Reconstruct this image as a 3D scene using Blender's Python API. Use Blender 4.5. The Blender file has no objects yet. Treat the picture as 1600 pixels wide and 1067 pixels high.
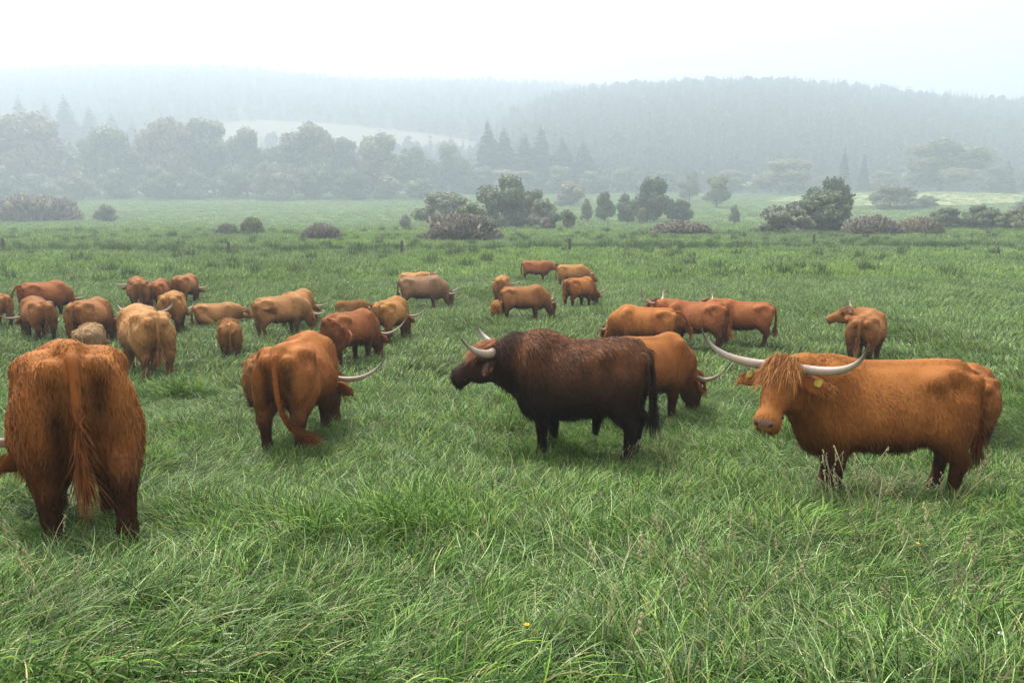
import bpy, math, random
import numpy as np
from mathutils import Vector, Matrix

# ---------------------------------------------------------------- camera, sky, sun
sc = bpy.context.scene
COL = sc.collection
CAM_Z = 4.5
PITCH = math.radians(10.46)
FPX = 1200.0
cd = bpy.data.cameras.new('camera')
cd.sensor_width = 36.0
cd.lens = 36.0 * FPX / 1600.0
cd.clip_start = 0.05
cd.clip_end = 6000
cam = bpy.data.objects.new('camera', cd)
COL.objects.link(cam)
cam.location = (0, 0, CAM_Z)
cam.rotation_euler = (math.pi / 2 - PITCH, 0, 0)
sc.camera = cam

SUN_EL, SUN_AZ = math.radians(54), math.radians(-28)      # ahead of the camera, a little to the left
world = bpy.data.worlds.new('World')
sc.world = world
world.use_nodes = True
wn, wl = world.node_tree.nodes, world.node_tree.links
wn.clear()
sky = wn.new('ShaderNodeTexSky')
sky.sky_type = 'NISHITA'
sky.sun_disc = False
sky.sun_elevation = SUN_EL
sky.sun_rotation = SUN_AZ
sky.air_density = 1.0
sky.dust_density = 6.0
sky.ozone_density = 1.0
hs = wn.new('ShaderNodeHueSaturation')                     # overcast: the blue is veiled by cloud
hs.inputs['Saturation'].default_value = 0.10
mixw = wn.new('ShaderNodeMix'); mixw.data_type = 'RGBA'
mixw.inputs[0].default_value = 0.75
mixw.inputs[7].default_value = (10.5, 10.0, 9.4, 1)
bg = wn.new('ShaderNodeBackground')
bg.inputs['Strength'].default_value = 0.066
wo = wn.new('ShaderNodeOutputWorld')
wl.new(sky.outputs[0], hs.inputs['Color'])
wl.new(hs.outputs[0], mixw.inputs[6])
wl.new(mixw.outputs[2], bg.inputs['Color'])
wl.new(bg.outputs[0], wo.inputs['Surface'])

sd = bpy.data.lights.new('sun', 'SUN')
sd.energy = 5.0
sd.angle = math.radians(9)
sd.color = (1.0, 0.95, 0.87)
sun = bpy.data.objects.new('sun', sd)
COL.objects.link(sun)
sun.location = (0, 0, 60)
_dir = Vector((math.sin(SUN_AZ) * math.cos(SUN_EL), math.cos(SUN_AZ) * math.cos(SUN_EL), math.sin(SUN_EL)))
sun.rotation_euler = _dir.to_track_quat('Z', 'Y').to_euler()

vs = sc.view_settings
vs.view_transform = 'Standard'
vs.look = 'None'
vs.exposure = 1.33
vs.gamma = 1.0
vs.use_curve_mapping = False
sc.render.engine = 'CYCLES'
cy = sc.cycles
cy.max_bounces = 6
cy.diffuse_bounces = 3
cy.glossy_bounces = 2
cy.transmission_bounces = 4
cy.transparent_max_bounces = 8
cy.volume_bounces = 1
cy.use_denoising = True
cy.denoiser = 'OPENIMAGEDENOISE'
cy.sample_clamp_indirect = 4

HAZE_DENSITY = 0.0015
rng = np.random.default_rng(7)
random.seed(7)

# ---------------------------------------------------------------- helpers
def smooth(t):
    t = np.clip(t, 0, 1)
    return t * t * (3 - 2 * t)

def _hash(ix, iy, iz):
    h = (ix.astype(np.int64) * 374761393 + iy.astype(np.int64) * 668265263 + iz.astype(np.int64) * 2147483647) & 0x7fffffff
    h = ((h ^ (h >> 13)) * 1274126177) & 0x7fffffff
    h = h ^ (h >> 16)
    return (h & 0xffff) / 65535.0

def noise3(p, s=1.0, seed=0):
    """value noise in -1..1 for an (N,3) array"""
    q = np.asarray(p, float) * s + seed * 17.31
    i = np.floor(q).astype(np.int64)
    f = q - i
    f = f * f * (3 - 2 * f)
    out = 0
    for dx in (0, 1):
        for dy in (0, 1):
            for dz in (0, 1):
                w = ((f[:, 0] if dx else 1 - f[:, 0]) * (f[:, 1] if dy else 1 - f[:, 1]) * (f[:, 2] if dz else 1 - f[:, 2]))
                out = out + w * _hash(i[:, 0] + dx, i[:, 1] + dy, i[:, 2] + dz)
    return out * 2 - 1

def noise2(x, y, s, seed=0):
    x = np.atleast_1d(np.asarray(x, float)); y = np.atleast_1d(np.asarray(y, float))
    return noise3(np.stack([x, y, np.zeros_like(x)], 1), s, seed)

def np_mesh(name, verts, tris=None, quads=None, mat=None, smooth_shade=True, col=None, normals=None, attrs=None):
    me = bpy.data.meshes.new(name)
    verts = np.asarray(verts, np.float32)
    if normals is not None:                    # faces wound to agree with the given normals
        normals = np.asarray(normals, np.float32)
        def wound(F):
            F = np.asarray(F, np.int64)
            g = np.cross(verts[F[:, 1]] - verts[F[:, 0]], verts[F[:, 2]] - verts[F[:, 0]])
            bad = np.sum(g * normals[F].mean(1), 1) < 0
            F = F.copy(); F[bad] = F[bad][:, ::-1]
            return F
        if tris is not None: tris = wound(tris)
        if quads is not None: quads = wound(quads)
    nt = 0 if tris is None else len(tris)
    nq = 0 if quads is None else len(quads)
    me.vertices.add(len(verts))
    me.vertices.foreach_set('co', verts.ravel())
    idx = []
    if nt: idx.append(np.asarray(tris, np.int32).ravel())
    if nq: idx.append(np.asarray(quads, np.int32).ravel())
    if idx:
        idx = np.concatenate(idx)
        me.loops.add(len(idx))
        me.loops.foreach_set('vertex_index', idx)
        me.polygons.add(nt + nq)
        st = np.concatenate([np.arange(nt) * 3, nt * 3 + np.arange(nq) * 4]).astype(np.int32)
        me.polygons.foreach_set('loop_start', st)
        me.polygons.foreach_set('use_smooth', np.full(nt + nq, smooth_shade))
    me.update(calc_edges=True)
    if col is not None:
        a = me.attributes.new('tint', 'FLOAT_COLOR', 'POINT')
        c = np.ones((len(verts), 4), np.float32)
        c[:, :3] = col
        a.data.foreach_set('color', c.ravel())
    for k, v in (attrs or {}).items():
        a = me.attributes.new(k, 'FLOAT', 'POINT')
        a.data.foreach_set('value', np.asarray(v, np.float32))
    if normals is not None:
        me.normals_split_custom_set_from_vertices(np.asarray(normals, np.float32))
    if mat: me.materials.append(mat)
    return me

def link(name, data, parent=None):
    o = bpy.data.objects.new(name, data)
    COL.objects.link(o)
    if parent is not None: o.parent = parent
    return o

def tag(o, label=None, cat=None, group=None, kind=None):
    if label: o['label'] = label
    if cat: o['category'] = cat
    if group: o['group'] = group
    if kind: o['kind'] = kind
    return o

def nrm(v):
    v = np.asarray(v, float)
    return v / (np.linalg.norm(v, axis=-1, keepdims=True) + 1e-9)

class MB:
    """collects tubes and blobs into one mesh"""
    def __init__(s): s.v = []; s.q = []; s.t = []; s.c = []; s.n = 0
    def add(s, v, q=None, t=None, col=(1, 1, 1)):
        v = np.asarray(v, float)
        s.v.append(v)
        if q is not None and len(q): s.q.append(np.asarray(q) + s.n)
        if t is not None and len(t): s.t.append(np.asarray(t) + s.n)
        c = np.asarray(col, float)
        s.c.append(np.broadcast_to(c, (len(v), 3)))
        s.n += len(v)
    def tube(s, pts, rad, seg=8, col=(1, 1, 1), flat=None, up=None):
        pts = np.asarray(pts, float); n = len(pts)
        rad = np.broadcast_to(np.asarray(rad, float), (n,))
        tan = np.gradient(pts, axis=0); tan = nrm(tan)
        ref = np.array(up if up is not None else (0.31, 0.17, 0.93))
        rings = []
        for i in range(n):
            a = np.cross(tan[i], ref)
            if np.linalg.norm(a) < 1e-3: a = np.cross(tan[i], (1, 0, 0))
            a = nrm(a); b = np.cross(tan[i], a)
            th = np.linspace(0, 2 * np.pi, seg, endpoint=False)
            k = 1 if flat is None else flat
            rings.append(pts[i] + rad[i] * (np.cos(th)[:, None] * a + np.sin(th)[:, None] * b * k))
        v = np.concatenate(rings)
        q = []
        for i in range(n - 1):
            for j in range(seg):
                j2 = (j + 1) % seg
                q.append((i * seg + j, i * seg + j2, (i + 1) * seg + j2, (i + 1) * seg + j))
        v = np.concatenate([v, [pts[0], pts[-1]]])
        t = []
        for j in range(seg):
            j2 = (j + 1) % seg
            t.append((n * seg, j2, j)); t.append((n * seg + 1, (n - 1) * seg + j, (n - 1) * seg + j2))
        cc = np.asarray(col, float)
        if cc.ndim == 2:
            cc = np.concatenate([np.repeat(cc, seg, 0), cc[:1], cc[-1:]])
        s.add(v, q, t, cc)
    def blob(s, c, r, M=None, nu=12, nv=8, col=(1, 1, 1)):
        v = []; q = []
        for i in range(nv + 1):
            ph = math.pi * i / nv
            for j in range(nu):
                th = 2 * math.pi * j / nu
                v.append((math.sin(ph) * math.cos(th), math.sin(ph) * math.sin(th), math.cos(ph)))
        for i in range(nv):
            for j in range(nu):
                j2 = (j + 1) % nu
                q.append((i * nu + j, i * nu + j2, (i + 1) * nu + j2, (i + 1) * nu + j)[::-1])
        v = np.array(v) * np.asarray(r)
        if M is not None: v = v @ np.asarray(M).T
        s.add(v + np.asarray(c), q, None, col)
    def mesh(s, name, mat, **k):
        return np_mesh(name, np.concatenate(s.v), np.concatenate(s.t) if s.t else None,
                       np.concatenate(s.q) if s.q else None, mat, col=np.concatenate(s.c), **k)

# ---------------------------------------------------------------- materials
def new_mat(name):
    m = bpy.data.materials.new(name)
    m.use_nodes = True
    nt = m.node_tree
    nt.nodes.clear()
    return m, nt.nodes, nt.links

def principled(name, color, rough=0.6, noise=None, bump=0.0, spec=0.3, second=None):
    m, n, l = new_mat(name)
    out = n.new('ShaderNodeOutputMaterial')
    p = n.new('ShaderNodeBsdfPrincipled')
    p.inputs['Roughness'].default_value = rough
    p.inputs['Specular IOR Level'].default_value = spec
    p.inputs['Base Color'].default_value = (*color, 1)
    if noise:
        tc = n.new('ShaderNodeTexCoord'); nz = n.new('ShaderNodeTexNoise')
        nz.inputs['Scale'].default_value = noise
        nz.inputs['Detail'].default_value = 6
        mx = n.new('ShaderNodeMix'); mx.data_type = 'RGBA'
        c2 = second or tuple(c * 0.55 for c in color)
        mx.inputs[6].default_value = (*color, 1); mx.inputs[7].default_value = (*c2, 1)
        l.new(tc.outputs['Object'], nz.inputs['Vector'])
        l.new(nz.outputs['Fac'], mx.inputs[0])
        l.new(mx.outputs[2], p.inputs['Base Color'])
        if bump:
            b = n.new('ShaderNodeBump'); b.inputs['Strength'].default_value = bump
            l.new(nz.outputs['Fac'], b.inputs['Height']); l.new(b.outputs[0], p.inputs['Normal'])
    l.new(p.outputs[0], out.inputs['Surface'])
    return m

def leafy(name, transl=0.3, rough=0.55, spec=0.25, use_objcolor=False, inst_var=0.0, gloss=True):
    """tint attribute (x object colour) on a diffuse + translucent + faint gloss surface"""
    m, n, l = new_mat(name)
    out = n.new('ShaderNodeOutputMaterial')
    at = n.new('ShaderNodeAttribute'); at.attribute_name = 'tint'
    colr = at.outputs['Color']
    oi = n.new('ShaderNodeObjectInfo')
    if use_objcolor:
        mu = n.new('ShaderNodeMix'); mu.data_type = 'RGBA'; mu.blend_type = 'MULTIPLY'
        mu.inputs[0].default_value = 1.0
        l.new(colr, mu.inputs[6]); l.new(oi.outputs['Color'], mu.inputs[7])
        colr = mu.outputs[2]
    if inst_var:
        hsn = n.new('ShaderNodeHueSaturation')
        mr = n.new('ShaderNodeMapRange')
        mr.inputs['To Min'].default_value = 1 - inst_var; mr.inputs['To Max'].default_value = 1 + inst_var
        l.new(oi.outputs['Random'], mr.inputs['Value'])
        l.new(mr.outputs[0], hsn.inputs['Value']); l.new(colr, hsn.inputs['Color'])
        colr = hsn.outputs[0]
    p = n.new('ShaderNodeBsdfPrincipled')
    p.inputs['Roughness'].default_value = rough
    p.inputs['Specular IOR Level'].default_value = spec
    tr = n.new('ShaderNodeBsdfTranslucent')
    mx = n.new('ShaderNodeMixShader'); mx.inputs[0].default_value = transl
    l.new(colr, p.inputs['Base Color']); l.new(colr, tr.inputs['Color'])
    l.new(p.outputs[0], mx.inputs[1]); l.new(tr.outputs[0], mx.inputs[2])
    l.new(mx.outputs[0], out.inputs['Surface'])
    return m

M_GRASS = leafy('grass_blade', 0.20, 0.52, 0.18, inst_var=0.32)
M_LEAF = leafy('tree_leaf', 0.28, 0.6, 0.2, use_objcolor=True)
M_WOOD = leafy('forest_leaf', 0.2, 0.7, 0.1, inst_var=0.3)
M_COAT = leafy('highland_coat', 0.05, 0.75, 0.12)
M_HAIR = leafy('highland_hair', 0.20, 0.6, 0.15)
M_BARK = principled('bark', (0.09, 0.075, 0.06), 0.9, noise=6, bump=0.4)
M_POST = principled('weathered_post', (0.10, 0.085, 0.07), 0.9, noise=9, bump=0.5)
M_TAG = principled('yellow_tag', (0.50, 0.38, 0.05), 0.4, noise=30, second=(0.36, 0.27, 0.04))
M_TAGW = principled('pale_tag', (0.75, 0.73, 0.66), 0.4, noise=30)
M_EYE = principled('eye', (0.012, 0.008, 0.006), 0.08, spec=0.6)
M_NOSE = principled('nose_skin', (0.25, 0.145, 0.11), 0.34, noise=22, second=(0.13, 0.075, 0.06), bump=0.15)
M_NOSEB = principled('dark_nose_skin', (0.03, 0.025, 0.022), 0.35, noise=25)
M_NOSTRIL = principled('nostril', (0.02, 0.012, 0.01), 0.6)

def horn_mat():
    m, n, l = new_mat('horn')
    out = n.new('ShaderNodeOutputMaterial'); p = n.new('ShaderNodeBsdfPrincipled')
    at = n.new('ShaderNodeAttribute'); at.attribute_name = 'tint'
    tc = n.new('ShaderNodeTexCoord'); nz = n.new('ShaderNodeTexNoise')
    nz.inputs['Scale'].default_value = 14; nz.inputs['Detail'].default_value = 5
    mx = n.new('ShaderNodeMix'); mx.data_type = 'RGBA'; mx.blend_type = 'MULTIPLY'
    mx.inputs[0].default_value = 0.45
    l.new(tc.outputs['Object'], nz.inputs['Vector'])
    l.new(at.outputs['Color'], mx.inputs[6]); l.new(nz.outputs['Color'], mx.inputs[7])
    l.new(mx.outputs[2], p.inputs['Base Color'])
    p.inputs['Roughness'].default_value = 0.42
    b = n.new('ShaderNodeBump'); b.inputs['Strength'].default_value = 0.12
    l.new(nz.outputs['Fac'], b.inputs['Height']); l.new(b.outputs[0], p.inputs['Normal'])
    l.new(p.outputs[0], out.inputs['Surface'])
    return m
M_HORN = horn_mat()

def ground_mat():
    m, n, l = new_mat('meadow_ground')
    out = n.new('ShaderNodeOutputMaterial'); p = n.new('ShaderNodeBsdfPrincipled')
    p.inputs['Roughness'].default_value = 0.95; p.inputs['Specular IOR Level'].default_value = 0.05
    g = n.new('ShaderNodeNewGeometry')
    n1 = n.new('ShaderNodeTexNoise'); n1.inputs['Scale'].default_value = 0.06; n1.inputs['Detail'].default_value = 8
    n2 = n.new('ShaderNodeTexNoise'); n2.inputs['Scale'].default_value = 1.7; n2.inputs['Detail'].default_value = 8
    l.new(g.outputs['Position'], n1.inputs['Vector']); l.new(g.outputs['Position'], n2.inputs['Vector'])
    r1 = n.new('ShaderNodeValToRGB')
    r1.color_ramp.elements[0].position = 0.32; r1.color_ramp.elements[0].color = (0.13, 0.20, 0.06, 1)
    r1.color_ramp.elements[1].position = 0.68; r1.color_ramp.elements[1].color = (0.19, 0.255, 0.095, 1)
    mu = n.new('ShaderNodeMix'); mu.data_type = 'RGBA'; mu.blend_type = 'MULTIPLY'; mu.inputs[0].default_value = 0.6
    l.new(n1.outputs['Fac'], r1.inputs[0]); l.new(r1.outputs[0], mu.inputs[6]); l.new(n2.outputs['Color'], mu.inputs[7])
    # bare dark thatch where long grass grows, short turf farther out
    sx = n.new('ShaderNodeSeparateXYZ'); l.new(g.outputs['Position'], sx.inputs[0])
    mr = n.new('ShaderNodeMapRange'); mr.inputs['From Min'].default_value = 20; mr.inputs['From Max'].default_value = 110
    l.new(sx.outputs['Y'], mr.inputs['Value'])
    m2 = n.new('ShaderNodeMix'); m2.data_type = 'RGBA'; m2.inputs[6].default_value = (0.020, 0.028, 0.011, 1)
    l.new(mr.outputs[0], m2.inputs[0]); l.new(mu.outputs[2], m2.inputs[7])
    l.new(m2.outputs[2], p.inputs['Base Color'])
    b = n.new('ShaderNodeBump'); b.inputs['Strength'].default_value = 0.6; b.inputs['Distance'].default_value = 0.2
    l.new(n2.outputs['Fac'], b.inputs['Height']); l.new(b.outputs[0], p.inputs['Normal'])
    l.new(p.outputs[0], out.inputs['Surface'])
    return m
M_GROUND = ground_mat()
M_HILL = principled('forest_floor', (0.05, 0.06, 0.035), 0.95, noise=0.05, spec=0.05)
M_FIELD = principled('pale_field', (0.21, 0.18, 0.12), 0.95, noise=0.03, spec=0.02, second=(0.16, 0.15, 0.09))

# ---------------------------------------------------------------- terrain
FK = 2.3
def far(D): return D if D < 100 else 100 + (D - 100) * FK
_D = np.array([-40, 0, 3, 5.6, 8, 10, 15, 27, 42, 72, 100, 120, 140, 170, 200, 240, 300, 420, 1100], float)
_Z = np.array([0.8, 1.75, 2.15, 2.65, 3.07, 3.27, 3.5, 3.78, 4.15, 4.45, 4.36, 4.16, 3.85, 2.5, 1.1, -1.3, -3.0, -5, -5], float)
_Z = np.array([z * far(d) / d if d > 100 else z for d, z in zip(_D, _Z)])
_D = np.array([far(d) for d in _D])
_fd = np.concatenate([np.arange(-40, 60, 0.25), np.arange(60, 2600, 1.0)])
_fz = np.interp(_fd, _D, CAM_Z - _Z)
def _smooth_prof():
    global _fz
    u = np.arange(-40, 2600, 0.5); v = np.interp(u, _fd, _fz)
    k = np.hanning(7); k /= k.sum()
    v1 = np.convolve(np.pad(v, 3, 'edge'), k, 'valid')
    k = np.hanning(61); k /= k.sum()
    v2 = np.convolve(np.pad(v, 30, 'edge'), k, 'valid')
    w = smooth((u - 30) / 60)
    return u, v1 * (1 - w) + v2 * w
_pu, _pz = _smooth_prof()
def ground_z(x, y):
    x = np.atleast_1d(np.asarray(x, float)); y = np.atleast_1d(np.asarray(y, float))
    z = np.interp(y, _pu, _pz)
    z = z + 0.05 * noise2(x, y, 0.45, 1) * smooth((y + 40) / 30)
    z = z + 0.055 * noise2(x, y, 1.25, 4) * (1 - smooth((y - 30) / 20)) * smooth((y + 5) / 8)
    z = z + 0.14 * noise2(x, y, 0.07, 2) * smooth((y - 25) / 60)
    z = z + 0.5 * noise2(x, y, 0.018, 3) * smooth((y - 80) / 120)
    # a low pale swell on the right, in front of the hill
    z = z + 3.7 * np.exp(-((x - 196) / 68) ** 2 - ((y - far(205)) / 76) ** 2)
    return z
def gz(x, y): return float(ground_z(x, y)[0])

def ray(px, py):
    d = np.array([(px - 800) / FPX, 1.0, (533.5 - py) / FPX])
    c, s = math.cos(PITCH), math.sin(PITCH)
    return np.array([d[0], d[1] * c + d[2] * s, -d[1] * s + d[2] * c])
def on_ground(px, py):
    d = ray(px, py)
    t = np.concatenate([np.arange(2, 60, 0.05), np.arange(60, 800, 0.4)])
    P = np.array([0, 0, CAM_Z]) + t[:, None] * d
    h = P[:, 2] - ground_z(P[:, 0], P[:, 1])
    i = np.argmax(h < 0)
    if h[i] >= 0: i = len(t) - 1
    return P[i]
def at_depth(px, D):
    """ground point in column px at world distance y = D"""
    x = D * (px - 800) / FPX / (math.cos(PITCH))
    return np.array([x, D, gz(x, D)])

def grid_mesh(name, xs_fn, ys, nx, zfn, mat):
    V = []; Q = []
    t = np.linspace(-1, 1, nx)
    for y in ys:
        x = xs_fn(y, t)
        V.append(np.stack([x, np.full(nx, y), zfn(x, np.full(nx, y))], 1))
    V = np.concatenate(V)
    for i in range(len(ys) - 1):
        a = np.arange(nx - 1) + i * nx
        Q.append(np.stack([a, a + 1, a + nx + 1, a + nx], 1))
    return np_mesh(name, V, None, np.concatenate(Q), mat)

ys = np.concatenate([np.arange(-40, 0, 4), np.arange(0, 30, 0.5), np.geomspace(30, 1500, 160)])
ground = link('meadow', grid_mesh('meadow', lambda y, t: t * (40 + 1.25 * abs(y)), ys, 161, ground_z, M_GROUND))
tag(ground, kind='structure')

# hills: height given along azimuth a = x / y, from foot to ridge
def sky_elev(py):                    # tan of elevation for an image row
    return math.tan(math.atan((533.5 - py) / FPX) - PITCH)
def hill_fn(cols, D0, D1):
    ca = np.array([(c[0] - 800) / FPX / math.cos(PITCH) for c in cols])
    ce = np.array([sky_elev(c[1]) for c in cols])
    def f(x, y):
        a = x / np.maximum(y, 1)
        top = CAM_Z + D1 * np.interp(a, ca, ce)
        t = (y - D0) / (D1 - D0)
        base = np.interp(D0, _pu, _pz) - 2
        s = np.where(t < 1, np.sin(np.clip(t, 0, 1) * math.pi / 2) ** 1.15, 1 - 0.35 * np.clip(t - 1, 0, 3) ** 2)
        z = base + (top - base) * s
        z = z + (2.5 * noise2(x, y, 0.012, 5) + 1.0 * noise2(x, y, 0.04, 6)) * np.clip(t * 2, 0, 1)
        return z
    return f
RIGHT = [(-900, 330), (560, 330), (640, 285), (700, 265), (750, 230), (800, 197), (850, 177), (900, 167), (960, 161), (1050, 155),
         (1150, 153), (1250, 157), (1330, 165), (1420, 175), (1500, 183), (1600, 191), (1800, 215), (2500, 255)]
LEFT = [(-900, 168), (-200, 153), (0, 146), (150, 139), (260, 137), (400, 140), (500, 149), (600, 155), (750, 157), (850, 161), (1000, 168),
        (1300, 188), (2500, 248)]
hill_r = hill_fn(RIGHT, far(262), far(520))
hill_l = hill_fn(LEFT, far(300), far(800))
h1 = link('wooded_hill', grid_mesh('wooded_hill', lambda y, t: t * (60 + 1.1 * y), np.linspace(far(262), 1560, 90), 120, hill_r, M_HILL))
tag(h1, kind='structure')
h2 = link('far_hill', grid_mesh('far_hill', lambda y, t: t * (60 + 1.1 * y), np.linspace(far(300), 2400, 110), 120, hill_l, M_HILL))
tag(h2, kind='structure')

# pale field on the far hillside (left of centre)
def col_x(px, D): return D * (px - 800) / FPX / math.cos(PITCH)
def row_of(x, y, z):
    e = np.arctan2(z - CAM_Z, y)
    return 533.5 - FPX * np.tan(e + PITCH)
def field_mask(x, y):
    px = 800 + x / np.maximum(y, 1) * FPX * math.cos(PITCH)
    row = row_of(x, y, hill_l(x, y))
    top = np.interp(px, [350, 380, 440, 520, 600, 680, 745, 770], [205, 191, 189, 193, 201, 211, 222, 226])
    return (px > 352) & (px < 768) & (row > top) & (row < 245)
fy = np.arange(far(300) + 4, far(640), 8.0)
px_cols = np.arange(340, 780, 8.0)
gx, gy = np.meshgrid(px_cols, fy)
vx = col_x(gx, gy).ravel(); vy = gy.ravel()
V = np.stack([vx, vy, hill_l(vx, vy) + .6], 1)
nxc = len(px_cols)
Q = []
for j in range(len(fy) - 1):
    xm = col_x(px_cols[:-1] + 4, fy[j] + 4); ok = field_mask(xm, np.full(len(xm), fy[j] + 4))
    for i in np.nonzero(ok)[0]:
        Q.append((j * nxc + i, j * nxc + i + 1, (j + 1) * nxc + i + 1, (j + 1) * nxc + i))
tag(link('hillside_field', np_mesh('hillside_field', V, None, Q, M_FIELD)), kind='structure')
# pale strip of mown field on the right, lying on the swell
V = []; Q = []; ids = {}
for j, y in enumerate(np.arange(far(170), far(245), 4.0)):
    for i, x in enumerate(np.arange(90, 400, 5.0)):
        ids[(j, i)] = len(V)
        V.append((x, y, gz(x, y) + 0.12))
def strip_in(x, y): return (x > y * (.36 + .03 * math.sin(y * .05))) and (far(183) + 9 * math.sin(x * .03) < y < far(230) + 7 * math.sin(x * .05))
for j, y in enumerate(np.arange(far(170), far(245), 4.0)[:-1]):
    for i, x in enumerate(np.arange(90, 400, 5.0)[:-1]):
        if strip_in(x + 2, y + 1.5):
            Q.append((ids[(j, i)], ids[(j, i + 1)], ids[(j + 1, i + 1)], ids[(j + 1, i)]))
M_STRIP = principled('mown_field', (0.36, 0.36, 0.20), 0.95, noise=0.3, spec=0.05, second=(0.22, 0.27, 0.12))
tag(link('mown_field', np_mesh('mown_field', V, None, Q, M_STRIP)), kind='structure')

# ---------------------------------------------------------------- scattering of stuff (geometry nodes)
def scatter(name, pts, rots, scls, idx, sources):
    coll = bpy.data.collections.new(name + '_sources')
    for i, me in enumerate(sources):
        o = bpy.data.objects.new('%s_source_%02d' % (name, i), me)
        coll.objects.link(o)
    me = bpy.data.meshes.new(name)
    me.vertices.add(len(pts))
    me.vertices.foreach_set('co', np.asarray(pts, np.float32).ravel())
    for k, v in (('rot', rots), ('scl', scls)):
        a = me.attributes.new(k, 'FLOAT_VECTOR', 'POINT'); a.data.foreach_set('vector', np.asarray(v, np.float32).ravel())
    a = me.attributes.new('pick', 'INT', 'POINT'); a.data.foreach_set('value', np.asarray(idx, np.int32))
    ob = link(name, me)
    ng = bpy.data.node_groups.new(name, 'GeometryNodeTree')
    ng.interface.new_socket('Geometry', in_out='INPUT', socket_type='NodeSocketGeometry')
    ng.interface.new_socket('Geometry', in_out='OUTPUT', socket_type='NodeSocketGeometry')
    N, L = ng.nodes, ng.links
    gi, go = N.new('NodeGroupInput'), N.new('NodeGroupOutput')
    ci = N.new('GeometryNodeCollectionInfo'); ci.inputs['Collection'].default_value = coll
    ci.inputs['Separate Children'].default_value = True; ci.inputs['Reset Children'].default_value = True
    ip = N.new('GeometryNodeInstanceOnPoints'); ip.inputs['Pick Instance'].default_value = True
    def na(nm, ty):
        q = N.new('GeometryNodeInputNamedAttribute'); q.data_type = ty; q.inputs['Name'].default_value = nm
        return [s for s in q.outputs if s.enabled and s.name == 'Attribute'][0]
    L.new(gi.outputs[0], ip.inputs['Points']); L.new(ci.outputs[0], ip.inputs['Instance'])
    L.new(na('pick', 'INT'), ip.inputs['Instance Index'])
    L.new(na('rot', 'FLOAT_VECTOR'), ip.inputs['Rotation'])
    L.new(na('scl', 'FLOAT_VECTOR'), ip.inputs['Scale'])
    L.new(ip.outputs[0], go.inputs[0])
    md = ob.modifiers.new('scatter', 'NODES'); md.node_group = ng
    return ob

# ---------------------------------------------------------------- foliage meshes
def leaf_crown(seed, lobes, n, size, col, col2, twig=0.0, droop=0.0):
    """lobes: list of (cx,cy,cz,rx,ry,rz); leaf clumps spread through their shells"""
    r = np.random.default_rng(seed)
    vol = np.array([(l[3] * l[4] * l[5]) ** (2 / 3) for l in lobes]); vol = vol / vol.sum()
    P = []; NN = []
    for l, f in zip(lobes, vol):
        k = int(n * f)
        d = nrm(r.normal(size=(k, 3)))
        rad = np.clip(1 - np.abs(r.normal(0, 0.24, k)) + .10 * r.normal(size=k) ** 2 * (r.uniform(size=k) < .25), 0.2, 1.25)
        bump = 1 + 0.24 * noise3(d * 2.3 + np.array(l[:3]), 1.0, seed)
        p = np.array(l[:3]) + d * (rad * bump)[:, None] * np.array(l[3:])
        P.append(p); NN.append(nrm(d / np.array(l[3:])))
    P = np.concatenate(P); NN = np.concatenate(NN)
    P[:, 2] = np.maximum(P[:, 2], size * 0.3)
    k = len(P)
    a = nrm(np.cross(NN, r.normal(size=(k, 3)))); b = nrm(np.cross(NN, a) + 0.7 * r.normal(size=(k, 3)))
    b[:, 2] -= droop; b = nrm(b)
    s = size * r.uniform(0.55, 1.3, k)[:, None]
    v = np.stack([P - a * s * 0.5, P + b * s * 0.75 * (1 + twig), P + a * s * 0.5, P - b * s * 0.75], 1).reshape(-1, 3)
    q = np.arange(4 * k).reshape(k, 4)
    t = np.clip(0.5 + 0.3 * noise3(P, 0.9 / max(size * 3, .2), seed + 3) + r.normal(0, 0.22, k), 0, 1)[:, None]
    c = np.array(col) * (1 - t) + np.array(col2) * t
    nn = nrm(NN + 0.45 * r.normal(size=(k, 3)) + np.array([0, 0, 0.15]))
    return v, q, np.repeat(c, 4, 0), np.repeat(nn, 4, 0)

def lobed(seed, rx, ry, h, base, n_l):
    r = np.random.default_rng(seed)
    L = [(r.normal(0, .08) * rx, r.normal(0, .08) * ry, base + (h - base) * 0.45, rx * 0.58, ry * 0.58, (h - base) * 0.40)]
    for i in range(n_l):
        th = i * 2.399 + r.uniform(-.6, .6); zf = r.uniform(0.08, 0.90) ** .9
        rr = math.sqrt(max(0.04, 1 - (zf * 1.12 - 0.28) ** 2 * 1.55)) * r.uniform(0.55, 0.98)
        s = r.uniform(0.15, 0.36)
        L.append((math.cos(th) * rx * rr * .80, math.sin(th) * ry * rr * .80, base + (h - base) * zf, rx * s * 1.2, ry * s * 1.2, (h - base) * s * r.uniform(.42, .70)))
    for i in range(4):                               # sprays that break the outline
        th = r.uniform(0, 6.28); zf = r.uniform(.55, .95)
        L.append((math.cos(th) * rx * .55 * (1.25 - zf), math.sin(th) * ry * .55 * (1.25 - zf), base + (h - base) * (zf + .02), rx * .13, ry * .13, (h - base) * .11))
    return L

def crown_mesh(name, seed, rx, h, base, n_l, n, size, col, col2, **k):
    v, q, c, nn = leaf_crown(seed, lobed(seed, rx, rx, h, base, n_l), n, size, col, col2, **k)
    return np_mesh(name, v, None, q, M_LEAF, col=c, normals=nn)

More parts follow.
